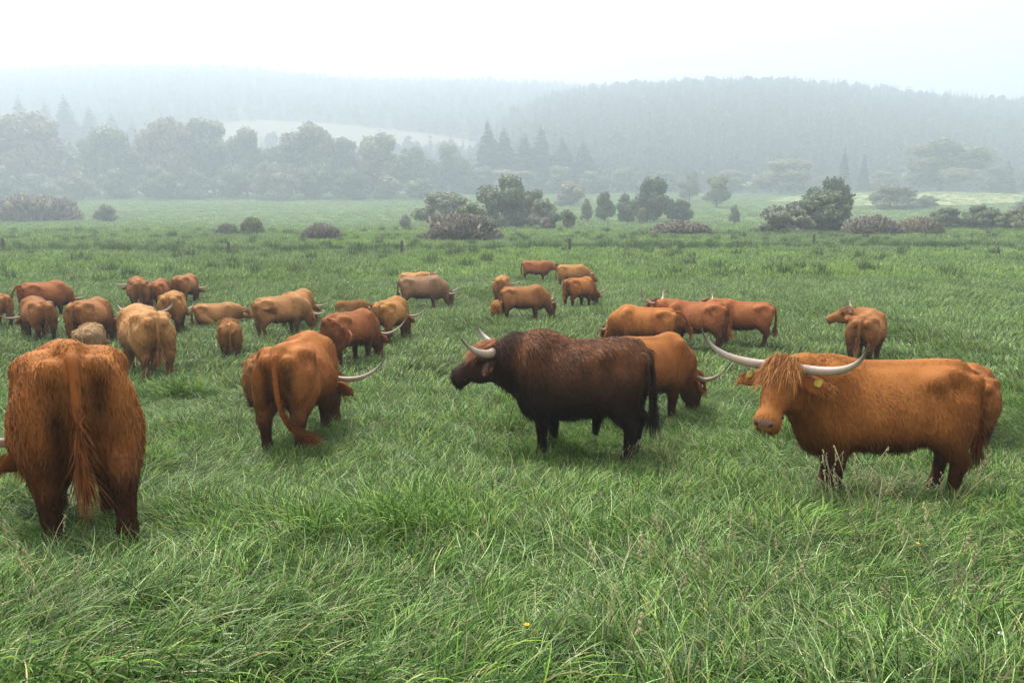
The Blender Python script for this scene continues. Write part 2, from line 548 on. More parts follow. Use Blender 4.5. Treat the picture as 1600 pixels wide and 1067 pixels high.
def trunk_mesh(name, seed, h, r0, nlimb, spread):
    r = np.random.default_rng(seed); mb = MB()
    pts = [(0, 0, -0.3)]; x = y = 0
    for i in range(1, 7):
        x += r.normal(0, 0.03 * h); y += r.normal(0, 0.03 * h); pts.append((x * .5, y * .5, h * 0.85 * i / 6))
    mb.tube(pts, np.linspace(r0, r0 * 0.25, 7), 7)
    for j in range(nlimb):
        i = r.integers(1, 5); p = np.array(pts[i]); th = j * 2.4 + r.uniform(-.5, .5)
        e = p + np.array([math.cos(th) * spread, math.sin(th) * spread, h * r.uniform(.25, .45)]) * r.uniform(.5, .9)
        m = (p + e) / 2 + np.array([0, 0, -0.04 * h])
        mb.tube([p, m, e], [r0 * .45, r0 * .3, r0 * .1], 5)
    return mb.mesh(name, M_BARK)

def conifer(name, seed, h, r0, tiers, per, mat, col, col2):
    r = np.random.default_rng(seed); V = []; Qd = []; C = []; NN = []; k = 0
    for i in range(tiers):
        f = i / (tiers - 1); z = h * (0.06 + 0.92 * f); R = r0 * (1 - f) ** 0.85 + 0.12
        m = max(4, int(per * (1 - f * 0.6)))
        for j in range(m):
            th = 2 * math.pi * (j + r.uniform(-.35, .35)) / m + i * 1.3
            d = np.array([math.cos(th), math.sin(th), 0]); s = np.array([-d[1], d[0], 0])
            L = R * r.uniform(.5, 1.3); w = L * r.uniform(.28, .45) + .1
            dz = -L * r.uniform(.5, .95)
            p = np.array([0, 0, z + r.uniform(-.2, .2) * h / tiers])
            V += [p, p + d * L * .6 + s * w + [0, 0, dz * .5], p + d * L + [0, 0, dz], p + d * L * .6 - s * w + [0, 0, dz * .5]]
            Qd.append((k, k + 1, k + 2, k + 3)); k += 4
            t = r.uniform(0, 1); c = np.array(col) * (1 - t) + np.array(col2) * t
            C += [c * 1] * 4
            n0 = nrm(d * .8 + np.array([0, 0, .5]) + r.normal(0, .25, 3)); NN += [n0] * 4
    return np_mesh(name, V, None, Qd, mat, col=np.array(C), normals=np.array(NN))

# palette is carried by object colour (tint attributes are neutral multipliers around 1)
T0, T1 = (0.72, 0.72, 0.74), (1.35, 1.35, 1.25)
CROWNS = {
 'round': [crown_mesh('round_crown', 11 + i, 4.6, 10.5, 1.4, 17, 9000, 0.44, T0, T1) for i in range(4)],
 'willow': [crown_mesh('willow_crown', 31 + i, 3.4, 5.6, 0.1, 18, 9000, 0.28, T0, T1, droop=.25) for i in range(3)],
 'bush': [crown_mesh('bush_crown', 51 + i, 3.0, 3.0, 0.0, 16, 8000, 0.23, T0, T1) for i in range(3)],
 'small': [crown_mesh('small_bush_crown', 71 + i, 1.2, 2.0, 0.0, 9, 1500, 0.17, T0, T1) for i in range(2)],
 'conifer': [conifer('conifer_crown', 91 + i, 20, 3.4, 46, 18, M_LEAF, T0, T1) for i in range(3)],
}
def twig_bush(name, seed, n=3400, R=3.0, H=3.0):
    """dome of upright reddish twigs with sparse leaves"""
    r = np.random.default_rng(seed)
    th = r.uniform(0, 2 * np.pi, n); u = np.sqrt(r.uniform(0, 1, n))
    edge = (1 - u ** 2) ** .5
    tip = np.stack([np.cos(th) * u * R, np.sin(th) * u * R, H * (0.12 + .88 * edge) * r.uniform(.45, 1.06, n)], 1)
    tip += 0.14 * R * noise3(tip, 0.9, seed)[:, None] * np.array([1, 1, .6])
    tip[:, 2] = np.maximum(tip[:, 2], .15)
    d = nrm(np.stack([np.cos(th) * u * .7, np.sin(th) * u * .7, .5 + edge], 1) + r.normal(0, .22, (n, 3)))
    L = r.uniform(.35, .9, n)[:, None]
    s = nrm(np.cross(d, r.normal(size=(n, 3)))) * r.uniform(.04, .13, n)[:, None]
    a = tip - d * L
    V = np.stack([a - s * .6, a + s * .6, tip - d * L * .3 + s, tip, tip - d * L * .3 - s], 1).reshape(-1, 3)
    b = np.arange(n) * 5
    Q = np.stack([b, b + 1, b + 2, b + 4], 1); T = np.stack([b + 4, b + 2, b + 3], 1)
    t = np.clip(.5 + r.normal(0, .35, n), 0, 1)[:, None]
    c = np.array(T0) * (1 - t) + np.array(T1) * t
    nn = nrm(np.stack([np.cos(th) * u, np.sin(th) * u, edge + .1], 1) + .4 * r.normal(size=(n, 3)))
    return np_mesh(name, V, T, Q, M_LEAF, col=np.repeat(c, 5, 0), normals=np.repeat(nn, 5, 0))
CROWNS['twig'] = [twig_bush('twig_crown', 81 + i) for i in range(3)]
TRUNKS = {
 'round': [trunk_mesh('round_trunk', 1 + i, 8.5, .28, 8, 4.0) for i in range(2)],
 'willow': [trunk_mesh('willow_trunk', 5 + i, 4.2, .16, 9, 3.2) for i in range(2)],
 'bush': [trunk_mesh('bush_stem', 8, 2.2, .07, 9, 2.2)],
 'twig': [trunk_mesh('twig_stem', 9, 2.2, .06, 10, 2.0)],
 'small': [trunk_mesh('small_stem', 10, 1.5, .04, 6, .8)],
 'conifer': [trunk_mesh('conifer_trunk', 12, 19, .16, 0, 1)],
}
DIM = {'round': (4.6, 10.6), 'willow': (3.5, 5.8), 'bush': (3.15, 3.1), 'twig': (3.1, 3.15), 'small': (1.3, 2.1), 'conifer': (3.4, 20)}
GREEN = (0.145, 0.18, 0.095); OLIVE = (0.19, 0.21, 0.11); DARK = (0.10, 0.14, 0.078); GREY = (0.20, 0.22, 0.155)
RUST = (0.24, 0.205, 0.14); PURPLE = (0.20, 0.18, 0.145); SPRUCE = (0.045, 0.068, 0.05); PALE = (0.22, 0.235, 0.13); PINK = (0.26, 0.225, 0.185)
_vc = [0]
def plant(kind, x0, x1, ytop, D, color, label, cat, group, name):
    """kind of crown filling image columns x0..x1 and reaching up to row ytop, standing at distance D"""
    D = far(D)
    g = at_depth((x0 + x1) / 2, D)
    rx, hh = DIM[kind]
    w = (x1 - x0) / FPX * D * 1.02 / 2
    h = CAM_Z + D * sky_elev(ytop) - g[2]
    i = _vc[0]; _vc[0] += 1
    e = link(name, None)
    e.location = (g[0], g[1], g[2] - 0.05)
    e.rotation_euler[2] = (i * 1.7) % 6.28
    e.scale = (w / rx, w / rx, h / hh)
    tk = link('trunk' if kind in ('round', 'conifer', 'willow') else 'stem', TRUNKS[kind][i % len(TRUNKS[kind])], e)
    c = link('crown', CROWNS[kind][i % len(CROWNS[kind])], e)
    v = 0.92 + 0.16 * ((i * 0.618) % 1)
    c.color = (color[0] * v, color[1] * v, color[2] * v, 1)
    tag(e, label, cat, group)
    return e

NEARB = 'bushes dotted over the meadow'
MIDT = 'willows and bushes in the middle of the valley'
WALL = 'hazy trees along the far edge of the meadow'
# dotted bushes
plant('twig', 14, 142, 299, 142, PINK, 'wide reddish-brown domed bush at the left edge of the meadow', 'bush', NEARB, 'bush')
plant('bush', 168, 202, 318, 140, GREY, 'small grey-green bush just right of the wide reddish bush on the left', 'bush', NEARB, 'bush')
plant('twig', 349, 386, 347, 98, GREY, 'low pale scrubby bush, left of the thin shrub beside it', 'bush', NEARB, 'bush')
plant('twig', 386, 424, 336, 100, OLIVE, 'thin upright shrub beside a low pale scrubby bush', 'bush', NEARB, 'bush')
plant('twig', 477, 542, 347, 86, PURPLE, 'small dark purplish-brown bush alone in the left meadow', 'bush', NEARB, 'bush')
plant('twig', 658, 792, 330, 85, PURPLE, 'large purple-brown domed bush in front of the central willows', 'bush', NEARB, 'bush')
# central willow clump
plant('willow', 742, 838, 277, 118, GREEN, 'tallest round grey-green willow of the central clump', 'tree', MIDT, 'willow_tree')
plant('willow', 648, 745, 300, 122, OLIVE, 'spreading pale willow on the left of the central clump', 'tree', MIDT, 'willow_tree')
plant('willow', 700, 770, 318, 104, GREEN, 'low rounded willow between purple bush and tallest central willow', 'tree', MIDT, 'willow_tree')
plant('bush', 822, 876, 312, 113, GREY, 'low grey-green bush at the right foot of the tallest central willow', 'bush', MIDT, 'bush')
plant('small', 868, 902, 326, 112, OLIVE, 'thin small tree at the right end of the central willow clump', 'tree', MIDT, 'small_tree')
plant('small', 624, 650, 334, 112, GREY, 'small bush left of the central willow clump', 'bush', MIDT, 'bush')
plant('small', 838, 862, 338, 106, PINK, 'tiny pinkish bush under the right side of the central willow clump', 'bush', MIDT, 'bush')
# centre right row
plant('small', 901, 926, 308, 136, OLIVE, 'leftmost small round tree of the row right of centre', 'tree', MIDT, 'small_tree')
plant('willow', 924, 958, 300, 136, GREEN, 'rounded small tree, second from the left in the row right of centre', 'tree', MIDT, 'small_tree')
plant('willow', 954, 992, 305, 134, GREEN, 'low dark tree left of the tall round tree right of centre', 'tree', MIDT, 'small_tree')
plant('willow', 984, 1046, 276, 134, DARK, 'tall dark round-topped tree in the row right of centre', 'tree', MIDT, 'willow_tree')
plant('willow', 1036, 1078, 312, 135, DARK, 'low dark bushy tree right of the tall round tree', 'tree', MIDT, 'small_tree')
plant('small', 988, 1006, 322, 125, PALE, 'small pale bush in front of the tall dark round tree', 'bush', MIDT, 'bush')
plant('twig', 1008, 1108, 343, 99, PURPLE, 'low wide dark bush with bare twigs in the right meadow', 'bush', NEARB, 'bush')
plant('bush', 858, 918, 288, 190, RUST, 'far brownish rounded bush behind the central willows', 'bush', MIDT, 'bush')
plant('round', 1086, 1134, 276, 178, OLIVE, 'single round tree standing alone beyond the row right of centre', 'tree', MIDT, 'round_tree')
plant('round', 1050, 1086, 268, 205, GREY, 'faint round tree behind the low dark bushy tree', 'tree', MIDT, 'round_tree')
plant('small', 1128, 1148, 318, 128, GREY, 'tiny shrub, left of another, in open grass right of centre', 'bush', NEARB, 'bush')
# right group
plant('willow', 1238, 1322, 280, 112, DARK, 'dark domed willow rising behind the wide bushes on the right', 'tree', MIDT, 'willow_tree')
plant('bush', 1168, 1262, 318, 101, GREY, 'grey-green bush at the left end of the right-hand thicket', 'bush', MIDT, 'bush')
plant('bush', 1215, 1330, 304, 104, GREEN, 'large rounded green bush in the middle of the right-hand thicket', 'bush', MIDT, 'bush')
plant('twig', 1300, 1392, 333, 97, PURPLE, 'purplish-brown bush in the right-hand thicket, left one of two', 'bush', MIDT, 'bush')
plant('twig', 1376, 1456, 338, 99, RUST, 'reddish-brown bush at the right end of the right-hand thicket', 'bush', MIDT, 'bush')
plant('bush', 1428, 1492, 326, 112, GREEN, 'leftmost bush of the low green row at the right edge', 'bush', MIDT, 'bush')
plant('bush', 1478, 1545, 321, 110, GREEN, 'middle bush of the low green row at the right edge', 'bush', MIDT, 'bush')
plant('bush', 1530, 1612, 322, 108, OLIVE, 'rightmost bush of the low green row, cut by the right edge', 'bush', MIDT, 'bush')
plant('bush', 1334, 1424, 291, 172, GREY, 'smooth grey-green dome bush before the pale mown field', 'bush', MIDT, 'bush')
plant('bush', 1405, 1446, 306, 174, GREY, 'low tail of the smooth dome bush before the pale mown field', 'bush', MIDT, 'bush')
plant('bush', 1562, 1625, 304, 160, GREY, 'dark bush on the pale mown field at the right edge', 'bush', MIDT, 'bush')
# far edge: right half
plant('round', 1380, 1512, 220, 236, OLIVE, 'very large broad hazy tree on the right, by the foot of the hill', 'tree', WALL, 'round_tree')
plant('round', 1154, 1256, 248, 238, PALE, 'broad pale flat-topped tree at the foot of the wooded hill', 'tree', WALL, 'round_tree')
plant('conifer', 1284, 1312, 226, 240, SPRUCE, 'slender dark conifer between the pale broad tree and the huge right tree', 'tree', WALL, 'conifer_tree')
plant('conifer', 1316, 1340, 236, 244, SPRUCE, 'slim conifer immediately right of the slender dark conifer', 'tree', WALL, 'conifer_tree')
plant('conifer', 1528, 1562, 246, 244, SPRUCE, 'dark conifer right of the very large hazy tree', 'tree', WALL, 'conifer_tree')
plant('round', 1498, 1548, 258, 242, GREEN, 'smaller hazy tree touching the huge right tree on its right side', 'tree', WALL, 'round_tree')
plant('round', 1556, 1630, 262, 240, GREEN, 'hazy tree cut by the right edge of the picture', 'tree', WALL, 'round_tree')
_r = np.random.default_rng(5)
edge_far = [(680, 735, 226), (722, 790, 262), (790, 842, 266), (846, 900, 262), (896, 948, 268), (944, 996, 262), (1000, 1052, 266), (1100, 1160, 268), (1330, 1384, 268), (1252, 1290, 274)]
words = ['first', 'second', 'third', 'fourth', 'fifth', 'sixth', 'seventh', 'eighth', 'ninth', 'tenth', 'eleventh', 'twelfth', 'thirteenth', 'fourteenth']
for i, (a, b, t) in enumerate(edge_far):
    plant('round', a, b, t, 246, (GREEN, GREY, OLIVE)[i % 3], 'small blue-hazed tree at the wooded hill foot, %s from the left there' % words[i], 'tree', WALL, 'round_tree')
for i, (a, b, t) in enumerate([(728, 800, 184), (752, 824, 196), (782, 856, 206), (806, 880, 194), (838, 912, 212), (868, 946, 220)]):
    plant('conifer', a, b, t, 258, SPRUCE, 'tall dark-blue hazy conifer at the left end of the wooded hill, %s from the left' % words[i], 'tree', WALL, 'conifer_tree')
# far edge: left wall of trees
left_wall = [(-50, 40, 182, RUST), (18, 136, 178, RUST), (120, 190, 238, GREEN), (150, 240, 205, GREEN), (205, 262, 240, OLIVE), (240, 330, 186, RUST), (300, 402, 184, OLIVE),
             (372, 430, 206, GREY), (410, 472, 232, GREEN), (452, 548, 193, OLIVE), (520, 585, 214, GREY), (560, 640, 214, OLIVE), (610, 682, 232, GREEN)]
names = ['brownish tree cut by the left edge of the picture', 'big rounded brownish tree, the largest at far left',
         'low green tree just right of the big brownish tree at far left', 'hazy green tree in front of the tall far-left conifers',
         'low olive tree right of the far-left conifers', 'tall rusty-topped tree left of centre in the tree wall',
         'broad pale-topped tree, widest of the left tree wall', 'grey narrow tree between the broad pale-topped tree and a low green one',
         'low green tree before the pale hillside field', 'tall feathery tree standing before the middle of the pale field',
         'grey-green tree directly right of the tall feathery tree', 'rounded olive tree near the right end of the left tree wall',
         'green tree ending the left tree wall on the right']
for i, (a, b, t, c) in enumerate(left_wall):
    plant('round', a, b, t, 226 + (i * 7) % 15, c, names[i], 'tree', WALL, 'round_tree')
for i, (a, b, t, c) in enumerate(sorted([(-20, 60, 262, GREEN), (55, 120, 272, GREY), (112, 172, 266, OLIVE), (236, 300, 262, GREEN), (280, 330, 285, OLIVE), (345, 420, 258, GREEN), (405, 462, 250, GREY), (468, 540, 256, GREEN), (530, 590, 262, DARK), (584, 640, 276, OLIVE), (170, 236, 268, GREEN), (300, 352, 270, GREY), (424, 486, 272, OLIVE), (630, 690, 280, GREEN)])):
    plant('bush', a, b, t, 214 + (i * 5) % 9, c, 'hazy bush at the foot of the left tree wall, %s from the left' % words[i], 'bush', WALL, 'bush')
for i, (a, b, t) in enumerate([(-64, 30, 154), (-10, 76, 152), (30, 112, 146), (66, 152, 156), (92, 184, 146), (128, 220, 164), (162, 250, 174), (192, 278, 186), (220, 300, 198)]):
    plant('conifer', a, b, t, 325 + (i * 5) % 20, SPRUCE, 'tall faint conifer behind the far-left trees, %s in that row' % words[i], 'tree', WALL, 'conifer_tree')

for i, (a, b, t) in enumerate([(-30, 60, 214), (96, 170, 226), (180, 250, 222), (216, 290, 232), (330, 420, 224), (380, 470, 236), (430, 520, 230), (500, 590, 232), (540, 640, 236), (600, 700, 244), (660, 760, 250), (740, 830, 268)]):
    plant('round', a, b, t, 250 + (i * 5) % 9, (GREEN, GREY, OLIVE)[i % 3], 'hazy tree filling in behind the left tree wall, %s from the left' % words[i], 'tree', WALL, 'round_tree')
plant('willow', 674, 730, 306, 118, GREY, 'pale rounded willow between the spreading left willow and the tallest one', 'tree', MIDT, 'willow_tree')
plant('willow', 800, 858, 298, 116, GREEN, 'willow leaning against the right side of the tallest central willow', 'tree', MIDT, 'willow_tree')
# woods on the hills: far-off mass
CW = [conifer('wood_conifer', 201 + i, 15, 2.9, 14, 9, M_WOOD, (0.03, 0.045, 0.032), (0.05, 0.07, 0.045)) for i in range(2)]
def wood_round(seed):
    v, q, c, nn = leaf_crown(seed, lobed(seed, 4, 4, 11, 1.5, 8), 420, 1.5, (0.05, 0.07, 0.035), (0.10, 0.115, 0.06))
    return np_mesh('wood_round', v, None, q, M_WOOD, col=c, normals=nn)
CW += [wood_round(211), wood_round(212)]
def wood(name, label, fn, y0, y1, spacing, keep, conif, size):
    P = []
    y = y0
    while y < y1:
        w = 0.78 * y + 20
        xs = np.arange(-w, w, spacing) + rng.uniform(-.5, .5, len(np.arange(-w, w, spacing))) * spacing
        yy = np.full(len(xs), y) + rng.uniform(-.5, .5, len(xs)) * spacing
        P.append(np.stack([xs, yy, fn(xs, yy)], 1)); y += spacing * 0.9
    P = np.concatenate(P)
    P = P[keep(P)]
    n = len(P)
    cmask = rng.uniform(size=n) < conif
    idx = np.where(cmask, rng.integers(0, 2, n), rng.integers(2, 4, n))
    s = rng.uniform(.8, 1.2, n) * size
    rot = np.stack([np.zeros(n), np.zeros(n), rng.uniform(0, 6.28, n)], 1)
    scl = np.stack([s * rng.uniform(.85, 1.15, n), s, s * rng.uniform(.75, 1.1, n)], 1)
    P[:, 2] -= 1.0
    o = scatter(name, P, rot, scl, idx, CW)
    tag(o, label, 'forest', kind='stuff')
wood('hill_forest', 'blue-hazed forest covering the nearer hill on the right', hill_r, far(268), far(540), 8.6,
     lambda P: (P[:, 2] > ground_z(P[:, 0], P[:, 1]) - 1) & (P[:, 2] > hill_l(P[:, 0], P[:, 1]) - 2), 0.72, 1.35)
wood('far_forest', 'almost white forest on the distant hill at left', hill_l, far(318), far(825), 14,
     lambda P: (~field_mask(P[:, 0], P[:, 1])) & (P[:, 2] > hill_r(P[:, 0], P[:, 1]) - 1), 0.65, 1.6)

# ---------------------------------------------------------------- highland cattle
def round_cone(p, a, b, r1, r2, s=None):
    a = np.asarray(a, float); b = np.asarray(b, float)
    if s is not None:
        s = np.asarray(s, float); p = p / s; a = a / s; b = b / s
    ba = b - a; pa = p - a
    h = np.clip(pa @ ba / (ba @ ba + 1e-9), 0, 1)
    d = np.linalg.norm(pa - h[:, None] * ba, axis=1) - (r1 + (r2 - r1) * h)
    return d * (1 if s is None else s.min())
def ellipsoid(p, c, r, M=None):
    q = p - np.asarray(c, float)
    if M is not None: q = q @ M
    r = np.asarray(r, float)
    k0 = np.linalg.norm(q / r, axis=1); k1 = np.linalg.norm(q / r ** 2, axis=1) + 1e-6
    return k0 * (k0 - 1) / k1
def smin(a, b, k):
    h = np.clip(0.5 + 0.5 * (b - a) / k, 0, 1)
    return b + (a - b) * h - k * h * (1 - h)

SEC = np.array([  # x, half width, top, bottom
 (-0.90, 0.01, 1.00, 0.98), (-0.87, 0.09, 1.08, 0.84), (-0.80, 0.17, 1.125, 0.72), (-0.66, 0.255, 1.155, 0.60), (-0.48, 0.315, 1.165, 0.54),
 (-0.22, 0.385, 1.135, 0.46), (0.08, 0.405, 1.125, 0.44), (0.32, 0.36, 1.14, 0.45), (0.52, 0.305, 1.17, 0.46), (0.68, 0.245, 1.13, 0.49),
 (0.79, 0.16, 1.04, 0.56), (0.86, 0.07, 0.93, 0.68), (0.89, 0.01, 0.85, 0.80)])
def sec_interp(x, k):
    return np.interp(x, _sx, _sv[k])
_sx = np.linspace(-0.92, 0.91, 184)
_sv = []
for k in (1, 2, 3):
    v = np.interp(_sx, SEC[:, 0], SEC[:, k]); w = np.hanning(15); w /= w.sum()
    v = np.convolve(np.pad(v, 7, 'edge'), w, 'valid'); _sv.append(v)

def surface_nets(f, lo, h, shape):
    nx, ny, nz = shape
    F = f.reshape(shape); ins = F < 0
    acc = np.zeros((nx - 1, ny - 1, nz - 1, 3)); cnt = np.zeros((nx - 1, ny - 1, nz - 1))
    C = [(0, 0, 0), (1, 0, 0), (0, 1, 0), (1, 1, 0), (0, 0, 1), (1, 0, 1), (0, 1, 1), (1, 1, 1)]
    E = [(0, 1), (2, 3), (4, 5), (6, 7), (0, 2), (1, 3), (4, 6), (5, 7), (0, 4), (1, 5), (2, 6), (3, 7)]
    def sl(A, c): return A[c[0]:nx - 1 + c[0], c[1]:ny - 1 + c[1], c[2]:nz - 1 + c[2]]
    for a, b in E:
        fa, fb = sl(F, C[a]), sl(F, C[b])
        m = (fa < 0) != (fb < 0)
        t = np.where(m, fa / np.where(m, fa - fb, 1), 0)
        ca, cb = np.array(C[a], float), np.array(C[b], float)
        acc += np.where(m[..., None], ca + t[..., None] * (cb - ca), 0); cnt += m
    act = cnt > 0
    idx = np.full(act.shape, -1); idx[act] = np.arange(act.sum())
    g = np.argwhere(act)
    V = lo + h * (g + acc[act] / cnt[act][:, None])
    Q = []
    def quads(ax):
        o = [1, 1, 1]; o[ax] = 0
        s0 = [slice(1, n - 1) for n in (nx, ny, nz)]; s0[ax] = slice(0, (nx, ny, nz)[ax] - 1)
        s1 = list(s0); s1[ax] = slice(1, (nx, ny, nz)[ax])
        A, B = ins[tuple(s0)], ins[tuple(s1)]
        w = np.argwhere(A != B)
        fl = A[A != B]
        w = w + np.array(o)
        u, v = [(1, 2), (2, 0), (0, 1)][ax]
        eu = np.zeros(3, int); eu[u] = 1; ev = np.zeros(3, int); ev[v] = 1
        q = np.stack([idx[tuple((w - eu - ev).T)], idx[tuple((w - ev).T)], idx[tuple(w.T)], idx[tuple((w - eu).T)]], 1)
        q[~fl] = q[~fl][:, ::-1]
        return q
    for ax in range(3): Q.append(quads(ax))
    return V, np.concatenate(Q)

def vnormals(V, Q):
    n = np.cross(V[Q[:, 2]] - V[Q[:, 0]], V[Q[:, 3]] - V[Q[:, 1]])
    N = np.zeros_like(V)
    for i in range(4): np.add.at(N, Q[:, i], n)
    return nrm(N)

def bezier(P, n):
    P = np.asarray(P, float); t = np.linspace(0, 1, n)[:, None]
    if len(P) == 4:
        return (1 - t) ** 3 * P[0] + 3 * (1 - t) ** 2 * t * P[1] + 3 * (1 - t) * t * t * P[2] + t ** 3 * P[3]
    return (1 - t) ** 2 * P[0] + 2 * (1 - t) * t * P[1] + t * t * P[2]

def strands(root, nor, dirs, L, w, col, r, curl=0.25, lift=0.30, seg3=True):
    """tapered hair locks as flat ribbons lying along dirs; returns verts, tris, quads, col, normals"""
    n = len(root)
    t = nrm(dirs + curl * r.normal(size=(n, 3)))
    t = nrm(t - nor * np.sum(t * nor, 1, keepdims=True) * .8)
    L = np.broadcast_to(L, (n,))[:, None] * r.uniform(.55, 1.25, n)[:, None]
    w = np.broadcast_to(w, (n,))[:, None] * r.uniform(.7, 1.3, n)[:, None] * .5
    s = nrm(np.cross(t, nor) + .35 * r.normal(size=(n, 3)))
    p0 = root - nor * .004
    lf = lift * r.uniform(.35, 1.3, n)[:, None]
    p1 = root + L * (.5 * t + lf * .62 * nor)
    p2 = root + L * (1.0 * t + lf * .70 * nor) + np.array([0, 0, -.12]) * L
    V = np.stack([p0 - s * w, p0 + s * w, p1 + s * w, p1 - s * w, p2], 1).reshape(-1, 3)
    b = np.arange(n) * 5
    Q = np.stack([b, b + 1, b + 2, b + 3], 1); T = np.stack([b + 3, b + 2, b + 4], 1)
    nn = nrm(nor + .35 * r.normal(size=(n, 3)))
    return V, T, Q, np.repeat(col, 5, 0), np.repeat(nn, 5, 0)

COATS = {  # base, variation, lower/leg tone, which also paints in belly shade
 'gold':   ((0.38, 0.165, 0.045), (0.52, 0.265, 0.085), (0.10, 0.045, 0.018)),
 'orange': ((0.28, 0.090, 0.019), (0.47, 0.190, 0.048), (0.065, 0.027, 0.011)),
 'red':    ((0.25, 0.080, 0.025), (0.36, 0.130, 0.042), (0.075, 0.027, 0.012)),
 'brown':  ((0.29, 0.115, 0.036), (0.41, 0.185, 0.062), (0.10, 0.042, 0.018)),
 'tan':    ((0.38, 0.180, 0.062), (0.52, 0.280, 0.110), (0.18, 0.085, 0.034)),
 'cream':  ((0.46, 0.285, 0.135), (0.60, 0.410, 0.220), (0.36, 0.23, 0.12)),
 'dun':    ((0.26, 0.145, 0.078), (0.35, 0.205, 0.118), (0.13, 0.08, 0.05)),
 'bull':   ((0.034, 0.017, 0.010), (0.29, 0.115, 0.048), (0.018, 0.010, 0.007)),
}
XK = 0.86          # trunk length factor
HERD = 'highland cattle grazing on the meadow'

def make_cow(px, py, head_deg, scale, coat, label, a=0.0, pose='graze', yaw=0, phi=None, pitch=None, horns=(.62, .30, .10), tail='hang',
             calf=False, lying=False, detail=1, bull=False, tags=None, name='highland_cow', seed=0, fat=1.0, horn_r=.036, step=0.0, rump=0.0, nk=0.62, bony=.6, zk=1.0, tail_pale=1.0):
    r = np.random.default_rng(1000 + seed)
    H = {2: 0.021, 1: 0.030, 0: 0.042}[detail]
    zdrop = 0.40 if lying else 0.0
    # --- pose
    ya = math.radians(yaw)
    ph = math.radians(phi if phi is not None else {'graze': -50, 'up': 12, 'level': -14}[pose])
    pt = math.radians(pitch if pitch is not None else {'graze': -80, 'up': -32, 'level': -45}[pose])
    nl = 0.50 if not calf else 0.42
    hsz = 1.12 if not calf else 1.12
    B = np.array([0.58 * XK, 0, 0.93 if not calf else .9])
    ya_n = ya * nk
    Pp = B + nl * np.array([math.cos(ya_n) * math.cos(ph), math.sin(ya_n) * math.cos(ph), math.sin(ph)])
    if pose == 'graze': Pp[0] += 0.10 * math.cos(ya)
    hf = np.array([math.cos(ya) * math.cos(pt), math.sin(ya) * math.cos(pt), math.sin(pt)])   # towards the muzzle
    hl = np.array([-math.sin(ya), math.cos(ya), 0.0])                                         # the cow's left
    hu = np.cross(hf, hl); hu = hu if hu[2] > 0 or pose == 'graze' else -hu                    # brow side
    hu = -np.cross(hl, hf) if np.dot(np.cross(hf, hl), [0, 0, 1]) * 0 else np.cross(hf, hl)
    def hp(f, l, u): return Pp + hsz * (hf * f + hl * l + hu * u)
    MZ = hp(.47, 0, 0)
    sh = np.array([0, 0, -zdrop])
    def raise_neck(p): return p
    if lying:
        Pp = Pp + sh
        MZ = hp(.47, 0, 0)
        B = B + sh
    # --- grid
    pts = [np.array([-.90, -.52, -.04 if not lying else .0]), np.array([.90, .52, 1.28 + (.16 if bull else 0)]), Pp + .25, Pp - .25, MZ + .18, MZ - .18]
    lo = np.min(pts, 0); hi = np.max(pts, 0); lo[2] = max(lo[2], -.06)
    shape = tuple(int(math.ceil((hi[i] - lo[i]) / H)) + 2 for i in range(3))
    G = np.stack(np.meshgrid(*[lo[i] + H * np.arange(shape[i]) for i in range(3)], indexing='ij'), -1).reshape(-1, 3)
    X, Y, Z = G[:, 0] / XK, G[:, 1], G[:, 2] + zdrop
    # --- torso
    xs = np.clip(X, -.90, .89)
    bl = (1.0 if not calf else 1.10)
    w = np.interp(xs, _sx, _sv[0]) * fat; tp = np.interp(xs, _sx, _sv[1]); bt = np.interp(xs, _sx, _sv[2])
    if calf: bt = bt + 0.06; w = w * .9
    if bull:
        tp = tp + 0.03 * smooth((X - .05) / .5) + .02 * smooth((-X) / .5)
        w = w * (1 + .10 * smooth((X - .1) / .4)); bt = bt - 0.03 * smooth((X + .2) / .5)
    c = (tp + bt) / 2; hh = (tp - bt) / 2
    zn = (Z - c) / np.maximum(hh, .01)
    ut = .17 if (bull or calf) else .27
    we = w * (1 - ut * np.clip(zn, -1, 1) * np.where(zn > 0, 1, .55))
    n = 2.35 if (bull or calf) else 2.15
    rr = (np.abs(Y / np.maximum(we, .01)) ** n + np.abs(zn) ** n) ** (1 / n)
    d = (rr - 1) * np.minimum(we, hh) * .85
    d = np.where(np.abs(X - xs) > 0, np.sqrt(np.maximum(d, 0) ** 2 + (X - xs) ** 2), d)
    Gz = np.stack([X, Y, Z], 1)
    # bony points: hips, pins, spine, shoulder blades
    d = smin(d, round_cone(Gz, (-.72, 0, 1.115), (.40, 0, 1.105), .05, .05), .06)
    for s in (-1, 1):
        d = smin(d, ellipsoid(Gz, (-.47, s * (.225 + .03 * bony), 1.05), (.11, .080, .060)), .14 - .04 * bony)
        d = smin(d, ellipsoid(Gz, (-.85, s * .125, 1.01), (.065, .055, .07)), .05)
        d = smin(d, ellipsoid(Gz, (.50, s * .23, .86), (.17, .10, .27)), .10)
        d = smin(d, ellipsoid(Gz, (-.63, s * .19, .80), (.22, .135, .31)), .10)
        # hollow flank in front of the hip
        if not calf:
            k = .55 * bony if bull else bony
            d = -smin(-d, ellipsoid(Gz, (-.27, s * .46, 1.00), (.17, .12 * k + .03, .15)), .10)     # hollow flank
            d = -smin(-d, ellipsoid(Gz, (-.67, s * .31, 1.04), (.14, .10 * k + .01, .10)), .09)           # between hook and pin
            d = -smin(-d, ellipsoid(Gz, (.31, s * .46, .74), (.05, .10, .24)), .07)                  # behind the shoulder
    d = smin(d, ellipsoid(Gz, (.60, 0, .56), (.21, .15, .17)), .12)              # brisket
